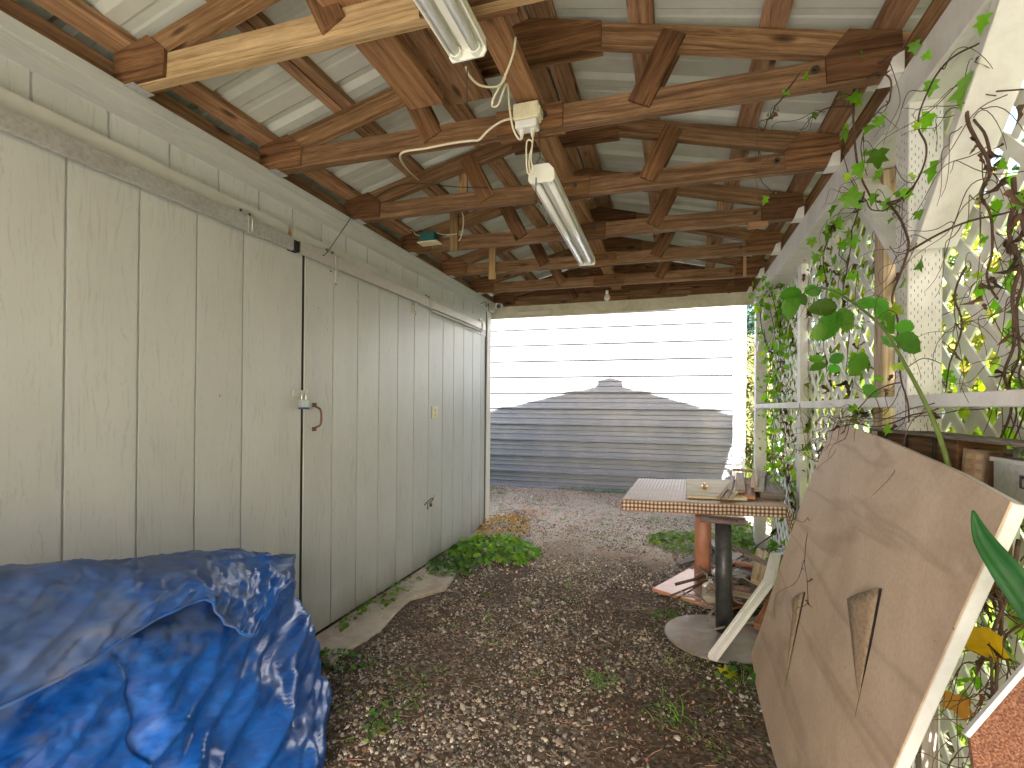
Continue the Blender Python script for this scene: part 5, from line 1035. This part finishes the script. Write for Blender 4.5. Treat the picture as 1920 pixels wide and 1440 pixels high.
for k in range(0, len(sp), 2):
    d = Vector((random.uniform(-1, 1), -.5, random.uniform(-1, 1))).normalized(); b.tube([sp[k], sp[k]+d*.008], .0013, 5, r1=.0003)
tag(b.build('thorny_shoot', M['stemgreen'], smooth=True), 'thin green thorny shoot beside the yellow leaf at the near corner', 'shoot')
def oneleaf(name, label, p, s_2, tipd, nrm, col, tmpl, mat='leaf', cat='leaf', group=None):
    mt = dirs(np.array([tipd], float), np.array([nrm], float))*s_2; o = scatter(name, *tmpl, np.array([p], float), mt, np.array([col], float), M[mat]); return tag(o, label, cat, group)
oneleaf('yellow_leaf', 'large curled bright yellow leaf hanging beside the near edge of the panel', (.615, 1.285, .765), .085, (.15, 0, -1), (-.7, -.7, .2), (.62, .36, .012), leaf_t([(.2, -.1, 0), (.5, 0, .12), (.45, .25, .28), (.55, .5, .48), (.3, .7, .7), (.12, .9, .9), (0, 1, 1)], .5, .5))
oneleaf('yellow_leaf', 'brown and orange shrivelled leaf behind the panel edge above the bright yellow one', (.66, 1.38, .88), .10, (.1, 0, -1), (-.7, -.7, .2), (.42, .19, .01), leaf_t([(.1, -.1, 0), (.3, .1, .12), (.18, .35, .38), (.36, .6, .6), (.12, .85, .85), (0, 1, 1)], .5, .7))
oneleaf('yellow_leaf', 'small orange-brown leaf low in the near right corner', (.61, 1.362, .58), .07, (.2, 0, -1), (-.7, -.7, .2), (.42, .2, .05), LOBED)
oneleaf('yellow_leaf', 'yellow-green lobed leaf behind the top near corner of the panel', (.70, 1.42, .995), .10, (.9, .2, -.3), (-.6, -.8, .3), (.50, .52, .02), LOBED)
oneleaf('yellow_leaf', 'yellow leaf lying on the gravel near the foot of the panel', (.225, 2.38, .03), .085, (.7, .55, .12), (-.3, -.5, 1), (.55, .55, .03), LOBED)
oneleaf('yellow_leaf', 'bright green-yellow leaf at the right edge above the rusty board', (.68, 1.24, .80), .085, (.6, -.1, -.5), (-.6, -.8, .2), (.30, .46, .02), OVATE)
oneleaf('yellow_leaf', 'pale yellow leaf at the near end of the roof beam', (.58, 2.0, 2.42), .05, (.1, -.1, -1), (-.4, -.9, 0), (.62, .50, .08), HEART)
# leaf pieces on brown shaded ground at the near right corner
# broad-leaved plant by the wall
def clump(name, label, cat, cx, cy, rx, ry, h, n, size, col, mat='leafbush', shape=None, warm=.4, var=.25, seed=0, zb=0.0, flat=.7, wall=None, group=None):
    rr = np.random.default_rng(seed); a = rr.uniform(0, 2*np.pi, n); r = np.sqrt(rr.uniform(0, 1, n)); x = cx+rx*r*np.cos(a); y = cy+ry*r*np.sin(a)
    if wall is not None: x = np.maximum(x, wall)
    z = zb+h*(1-r**2)*rr.uniform(.25, 1, n)+.012+h*.12*np.sin(x*25)*np.sin(y*19)
    pos = np.stack([x, y, z], 1); t_ = thing(name, label, cat, (cx, cy, zb), group)
    dr = np.stack([np.cos(a)+rr.normal(0, .6, n), np.sin(a)+rr.normal(0, .6, n), rr.normal(-.15, .3, n)], 1); nm = np.stack([rr.normal(0, .45, n), rr.normal(-.2, .45, n), np.ones(n)*flat], 1)
    scatter('leaves', *(shape or OVATE), pos, dirs(dr, nm)*rr.uniform(*size, n)[:, None, None], np.clip(greens(n, col, var, warm), .01, .8), M[mat], t_)
    b = MB()
    for k in range(min(n//5, 60)):
        p = pos[k*3 % n]; b.tube([(cx+(p[0]-cx)*.5, cy+(p[1]-cy)*.5, zb), (p[0], p[1], p[2])], .0016, 4, r1=.0008, caps=False)
    b.build('stem', M['stemgreen'], t_); return t_
clump('broadleaf_weed', 'bright green broad-leaved weed spreading on the gravel against the shed wall', 'weed', -1.42, 3.86, .36, .32, .13, 620, (.035, .08), (.16, .33, .05), seed=4, wall=-1.76)
clump('broadleaf_weed', 'darker straggly green weed at the edge of the concrete slab', 'weed', -1.60, 3.34, .18, .20, .07, 260, (.02, .055), (.06, .16, .03), seed=5, wall=-1.77, warm=.8)
clump('dry_weed', 'yellow and rusty dry weeds at the far corner of the shed', 'weed', -1.60, 4.62, .28, .42, .13, 900, (.012, .032), (.36, .27, .06), seed=6, wall=-1.79, warm=.6, var=.35, mat='dry')
clump('dry_weed', 'reddish withered weeds past the shed corner', 'weed', -1.50, 5.15, .30, .34, .08, 600, (.012, .03), (.33, .17, .07), seed=7, warm=.5, var=.4, mat='dry')
clump('broadleaf_weed', 'small green weeds at the near corner of the slab behind the tarp', 'weed', -1.50, 1.95, .13, .07, .05, 60, (.015, .04), (.06, .17, .03), seed=8)
clump('broadleaf_weed', 'ragged green weed patch on the ground beside the tarp', 'weed', -1.06, 1.74, .09, .22, .04, 75, (.012, .03), (.06, .17, .025), seed=9)
clump('broadleaf_weed', 'small green clover patch beside the iron disc foot', 'weed', -.02, 3.0, .09, .08, .03, 70, (.012, .026), (.06, .17, .02), seed=10)
clump('broadleaf_weed', 'green weeds in the shade between the disc foot and the panel', 'weed', .30, 2.40, .09, .12, .06, 70, (.02, .045), (.05, .13, .02), seed=11)
clump('broadleaf_weed', 'low green weeds along the foot of the metal building wall', 'weed', -.85, 6.62, .75, .08, .05, 420, (.012, .03), (.06, .13, .03), seed=12, zb=.09)
clump('grass_tuft', 'light green grass tuft under the table', 'grass', .25, 4.6, .45, .35, .07, 700, (.02, .06), (.14, .24, .05), seed=13, shape=SIMPLE, zb=.03)
clump('broadleaf_weed', 'leafy green weed growing up through the scrap pile by the lattice', 'weed', .66, 3.85, .10, .30, .28, 160, (.03, .075), (.10, .26, .03), seed=14, shape=LOBED)
clump('broadleaf_weed', 'green shoots at the base of the far end post', 'weed', .62, 4.9, .12, .35, .22, 260, (.02, .06), (.10, .24, .03), seed=15)
clump('broadleaf_weed', 'trailing green weed creeping along the foot of the far sliding door', 'weed', -1.70, 2.62, .07, .52, .05, 110, (.018, .045), (.09, .2, .03), seed=16, wall=-1.765)
# grass sprawling on the near ground
def grass_runner(label, cx, cy, rad, n, seed, col=(.10, .24, .03)):
    rr = np.random.default_rng(seed); t_ = thing('grass_tuft', label, 'grass', (cx, cy, 0)); V = []; F = []; T = []
    for k in range(n):
        a = rr.uniform(0, 6.28); L = rr.uniform(.3, 1)*rad; x, y = cx+rr.normal(0, rad*.3), cy+rr.normal(0, rad*.3); z = 0.005; wd = rr.uniform(.0015, .0035); tint = np.array(col)*rr.uniform(.7, 1.7); o = len(V)
        for i in range(6):
            u = i/5; px, py = x+math.cos(a+u*.5)*L*u, y+math.sin(a+u*.5)*L*u; pz = z+math.sin(u*2.6)*L*.25+.004; w_ = wd*(1-u*.95); V += [(px-math.sin(a)*w_, py+math.cos(a)*w_, pz), (px+math.sin(a)*w_, py-math.cos(a)*w_, pz)]; T += [tint, tint]
        for i in range(5): F.append((o+2*i, o+2*i+1, o+2*i+3, o+2*i+2))
    me = bpy.data.meshes.new('blades'); me.from_pydata(V, [], F); at = me.attributes.new('tint', 'FLOAT_COLOR', 'POINT'); cc = np.ones((len(V), 4), np.float32); cc[:, :3] = np.array(T); at.data.foreach_set('color', cc.reshape(-1)); me.materials.append(M['leafbush'])
    o = bpy.data.objects.new('blades', me); COL.objects.link(o); o.parent = t_; o.matrix_parent_inverse = t_.matrix_world.inverted()
grass_runner('sprawling green grass runner on the gravel in the middle foreground', -.28, 2.18, .16, 45, 21)
grass_runner('few crossing green grass stalks right of the foreground runner', .0, 2.02, .17, 26, 22)
grass_runner('pale grass stalks lying on the gravel near the disc foot', .02, 2.45, .15, 24, 23, (.2, .24, .06))
# ---------------------------------------------------------------- ground cover: stones, litter, small weeds
TET = (np.array([[0, 0, 1], [.94, 0, -.2], [-.3, .9, -.1], [-.75, -.55, -.15], [.25, -.85, .25], [.35, .6, .5], [-.5, .2, .6], [.05, .05, -.8]]), None)
def stone_template(seed):
    import bmesh
    bm = bmesh.new(); bmesh.ops.create_icosphere(bm, subdivisions=1, radius=1); r = random.Random(seed)
    for v in bm.verts: v.co *= r.uniform(.55, 1.2)
    tv = np.array([v.co[:] for v in bm.verts]); tf = [tuple(v.index for v in f.verts) for f in bm.faces]; bm.free(); return tv, tf
def zone(n, rr, x0=-2.9, x1=.95, y0=1.2, y1=6.75):
    return rr.uniform(x0, x1, n), rr.uniform(y0, y1, n)
def keepmask(x, y):
    return ~((x < -1.46) & (y > 1.98) & (y < 3.3)) & ~((x < -1.76) & (y < 4.72))
for k in range(4):
    rr = np.random.default_rng(50+k); n = 36000; x, y = zone(n, rr)
    d = np.array([MN.noise(Vector((a*1.9, c*1.9, 3.3)))+.5*MN.noise(Vector((a*5, c*5, 1))) for a, c in zip(x, y)])
    # more stones near the camera and along the middle; the far part has few
    keep = keepmask(x, y) & (rr.uniform(0, 1, n) < np.clip(.55+d*1.9-.13*np.clip(y-3.8, 0, 3), .06, 1)); x, y = x[keep], y[keep]; m_ = len(x)
    sz = np.clip(rr.lognormal(-5.45, .52, m_), .0018, .017)*np.where(y > 4.2, .8, 1); tv, tf = stone_template(k)
    mt = rots(m_, .5)*sz[:, None, None]*np.stack([rr.uniform(.8, 1.4, m_), rr.uniform(.7, 1.1, m_), rr.uniform(.45, .8, m_)], 1)[:, None, :]
    pos = np.stack([x, y, gz(x, y)+sz*.22], 1)
    g = (rr.beta(1.2, 2.4, m_)*.52+.035)*np.where(y > 3.3, 1.6, 1.12); tint = np.stack([g*rr.uniform(1.02, 1.18, m_), g*rr.uniform(.93, 1.0, m_), g*rr.uniform(.70, .88, m_)], 1)  # stones past the middle tinted lighter, standing in for light there
    if k == 0: GS = []
    GS.append((tv, tf, pos, mt, tint))
# one object for all the gravel
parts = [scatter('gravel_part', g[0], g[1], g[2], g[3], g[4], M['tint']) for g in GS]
def join(parts, name):
    import bmesh
    bm = bmesh.new()
    for p in parts: bm.from_mesh(p.data)
    me = bpy.data.meshes.new(name); bm.to_mesh(me); bm.free(); me.materials.append(parts[0].data.materials[0])
    o = bpy.data.objects.new(name, me); COL.objects.link(o)
    for p in parts: bpy.data.objects.remove(p)
    return o
gr = join(parts, 'gravel'); kind(gr, 'stuff'); tag(gr, 'loose grey and brown gravel stones scattered over the ground', 'gravel')
rr = np.random.default_rng(99)
# brown leaf crumbs and needles
n = 34000; x, y = zone(n, rr); d = np.array([MN.noise(Vector((a*1.3+7, c*1.3, 9))) for a, c in zip(x, y)]); keep = keepmask(x, y) | ((rr.uniform(0, 1, n) < .28) & (x > -1.75)); keep &= rr.uniform(0, 1, n) < np.clip(.5+d+.12*(y-3.2), .12, 1); x, y = x[keep], y[keep]; m_ = len(x)
mt = rots(m_, .35)*rr.uniform(.005, .016, m_)[:, None, None]; mt[:, :, 0] *= rr.uniform(.35, 1, m_)[:, None]
tint = greens(m_, (.185, .115, .07), .5, .35); far = (y > 3.6); tint[far] = np.clip(tint[far]*2.3*np.array([1.05, .95, .9]), .01, .75)  # far litter tinted brighter, the light there put into its colour
A_ = scatter('litter_part', *leaf_t([(.3, 0, 0), (.5, .4, .4), (.25, .8, .8), (0, 1, 1)], .5, .5), np.stack([x, y, gz(x, y)+.010], 1), mt, tint, M['litter'])
n = 5200; x, y = zone(n, rr); keep = keepmask(x, y); x, y = x[keep], y[keep]; m_ = len(x); L = rr.uniform(.015, .07, m_)
mt = rots(m_, .12); mt = np.stack([mt[:, :, 0]*rr.uniform(.0006, .0016, m_)[:, None], mt[:, :, 1]*L[:, None], mt[:, :, 2]*.0012], axis=2)
tw = np.array([[-1, -.5, 0], [1, -.5, 0], [0, -.5, 1.5], [-1, .0, .8], [1, 0, .8], [0, 0, 2.3], [-.6, .5, 0], [.6, .5, 0], [0, .5, 1]]); twf = [(0, 3, 5, 2), (1, 2, 5, 4), (0, 1, 4, 3), (3, 6, 8, 5), (4, 5, 8, 7), (3, 4, 7, 6)]
tw[:, 0] += np.array([0, 0, 0, 3, 3, 3, 0, 0, 0])
B_ = scatter('litter_part', tw, twf, np.stack([x, y, gz(x, y)+.011], 1), mt, greens(m_, (.22, .15, .095), .4, .3), M['litter'])
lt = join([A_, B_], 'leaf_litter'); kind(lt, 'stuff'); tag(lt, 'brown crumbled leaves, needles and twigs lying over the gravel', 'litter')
# tiny weeds
n = 470; x, y = zone(n, rr, y1=6.2); d = np.array([MN.noise(Vector((a*2.1, c*2.1, 20))) for a, c in zip(x, y)]); keep = keepmask(x, y) & (rr.uniform(0, 1, n) < np.clip(.4+d*2, .05, 1)); x, y = x[keep], y[keep]
px = []; 
for a, c in zip(x, y):
    k = rr.integers(8, 34); s_2 = rr.uniform(.012, .055); px.append(np.stack([a+rr.normal(0, s_2, k), c+rr.normal(0, s_2, k), np.full(k, 0.)], 1))
px = np.concatenate(px); px[:, 2] = gz(px[:, 0], px[:, 1])+rr.uniform(.006, .03, len(px)); n = len(px)
mt = dirs(np.stack([rr.normal(0, 1, n), rr.normal(0, 1, n), rr.normal(.1, .3, n)], 1), np.stack([rr.normal(0, .4, n), rr.normal(0, .4, n), np.ones(n)], 1))*rr.uniform(.006, .019, n)[:, None, None]
tint = greens(n, (.085, .20, .025), .35, .9); sw = scatter('small_weeds', *OVATE, px, mt, tint, M['leafbush']); kind(sw, 'stuff'); tag(sw, 'tiny green weed seedlings dotted over the gravel', 'weeds')
# grass strip outside, right of the lattice and past the end
n = 26000; x = np.concatenate([rr.uniform(.95, 3.2, n//2), rr.uniform(.9, 6, n//2)]); y = np.concatenate([rr.uniform(-1, 7, n//2), rr.uniform(6.0, 12, n//2)])
ok = ~((x < 1.0) & (y < 9) & (y > 6.6)); x, y = x[ok], y[ok]; n = len(x)
mt = dirs(np.stack([rr.normal(0, .35, n), rr.normal(0, .35, n), np.ones(n)], 1), rr.normal(0, 1, (n, 3))); Ls = rr.uniform(.10, .34, n); mt = np.stack([mt[:, :, 0]*.03, mt[:, :, 1]*Ls[:, None], mt[:, :, 2]*.1], axis=2)
g_ = scatter('long_grass', *SIMPLE, np.stack([x, y, gz(x, y)], 1), mt, greens(n, (.07, .13, .018), .3, .6), M['leafbush']); kind(g_, 'stuff'); tag(g_, 'long sunlit grass outside the lattice', 'grass')
# ---------------------------------------------------------------- shrubs and trees outside
def bush(label, c, rad, n, col, size, seed, name='shrub', cat='shrub', trunk=None, crown_z=None, group=None, var=.3, warm=.5, clumps=26):
    rr = np.random.default_rng(seed); t_ = thing(name, label, cat, (c[0], c[1], 0), group)
    cen = rr.normal(0, .52, (clumps, 3)); cen /= np.maximum(1, np.linalg.norm(cen, axis=1)[:, None]/.85); cr = rr.uniform(.18, .42, clumps)
    ci = rr.integers(0, clumps, n); d = rr.normal(0, 1, (n, 3)); d /= np.linalg.norm(d, axis=1)[:, None]; p = cen[ci]+d*cr[ci][:, None]*rr.uniform(.5, 1.05, n)[:, None]
    pos = np.array(c)+p*np.array(rad); pos[:, 2] = np.maximum(pos[:, 2], .03)
    nm = d+rr.normal(0, .5, (n, 3)); tip = np.cross(nm, rr.normal(0, 1, (n, 3)))+np.array([0, 0, -.4]); shade = rr.uniform(.75, 1.25, clumps)[ci][:, None]
    scatter('crown' if trunk else 'foliage', *OVATE, pos, dirs(tip, nm)*rr.uniform(*size, n)[:, None, None], np.clip(greens(n, col, var, warm)*shade, .005, .85), M['leafbush'], t_)
    b = MB(); base = Vector((c[0], c[1], -.05)); 
    if trunk: b.tube(smooth_path([base, base+Vector((.05, .03, c[2]*.5)), Vector(c)+Vector((0, 0, -rad[2]*.1))], 5), trunk, 12, r1=trunk*.45)
    for k in range(clumps):
        e = Vector(tuple(np.array(c)+cen[k]*np.array(rad))); s0 = base+(Vector(c)-base)*(.45 if trunk else .05)
        b.tube(smooth_path([s0, s0.lerp(e, .5)+Vector((rr.normal(0, .08), rr.normal(0, .08), rr.normal(.05, .06))), e], 4), (trunk or .03)*.35, 6, r1=.004)
    b.build('trunk' if trunk else 'branch', M['bark_tree'], t_, smooth=True); return t_
GB = 'shrubs outside the lattice'
bush('bright yellow-green shrub beyond the gap at the right of the metal building', (1.62, 9.6, 1.9), (.75, .8, 1.0), 9000, (.11, .13, .05), (.03, .07), 31, group=GB)
bush('golden-leaved low shrub beside the metal building corner', (1.45, 8.4, .75), (.55, .6, .75), 7000, (.10, .125, .045), (.03, .07), 32, group=GB)
bush('dark blue-green conifer standing behind the yellow shrub', (2.3, 12.5, 2.0), (1.2, 1.0, 2.2), 12000, (.012, .035, .025), (.04, .10), 33, name='conifer', cat='tree', trunk=.12)
bush('lime green shrub past the end post of the lattice', (1.24, 5.75, .85), (.42, .75, 1.05), 9000, (.08, .12, .03), (.03, .07), 34, group=GB)
bush('yellow-green shrub outside the middle lattice panel', (2.15, 4.1, 1.35), (.7, 1.2, 1.25), 13000, (.19, .24, .05), (.03, .07), 35, group=GB)
bush('green shrub outside the near lattice panel', (2.35, 2.3, 1.45), (.7, 1.1, 1.2), 12000, (.17, .25, .035), (.04, .09), 36, group=GB)
bush('tall light green shrub farthest out to the right of the lattice', (4.4, 1.6, 1.5), (1.0, 1.0, 1.5), 7000, (.10, .17, .03), (.04, .10), 37, group=GB)
bush('leafy tree beyond the shrubs to the right', (5.6, 6.2, 3.3), (2.2, 2.2, 2.0), 16000, (.045, .085, .018), (.06, .13), 38, name='leafy_tree', cat='tree', trunk=.16)
bush('tall tree far behind the metal building on the right', (5.5, 16, 4.5), (2.6, 2.6, 3.0), 15000, (.035, .065, .018), (.08, .18), 39, name='leafy_tree', cat='tree', trunk=.22)
bt = thing('bare_tree', 'nearly bare tree whose thin twigs show against the sky through the lattice', 'tree', (4.3, 3.4, 0))
b = MB(); rb_ = random.Random(8)
def branch(p, d, L, r, dep):
    q = p+d*L; mid = p.lerp(q, .5)+Vector((rb_.gauss(0, .05), rb_.gauss(0, .05), rb_.gauss(0, .03)))*L; b.tube([p, mid, q], r, 5 if dep > 1 else 8, r1=r*.6, caps=False)
    if dep < 6:
        for k in range(3 if dep < 4 else 2):
            nd = (d+Vector((rb_.gauss(0, .5), rb_.gauss(0, .5), rb_.gauss(.1, .35)))).normalized(); branch(q, nd, L*rb_.uniform(.6, .85), r*.6, dep+1)
branch(Vector((4.3, 3.4, -.05)), Vector((0, 0, 1)), 1.3, .09, 0); b.build('branches', M['bark_tree'], bt)
# a pale rail fence line outside, seen in scraps through the lattice
fe = thing('garden_fence', 'pale wooden rail fence glimpsed through the lattice holes', 'fence', (3.2, 4, 0))
b = MB(); b.box(3.2, 3.24, -3, 9.5, 1.42, 1.54, ax=1); b.box(3.2, 3.24, -3, 9.5, .95, 1.07, ax=1); b.build('rail', M['tan_wood'], fe)
for y in np.arange(-3, 9.6, 2.05): b = MB(); b.box(3.245, 3.345, y, y+.1, -.05, 1.6, ax=2); b.build('post', M['grey_wood'], fe)
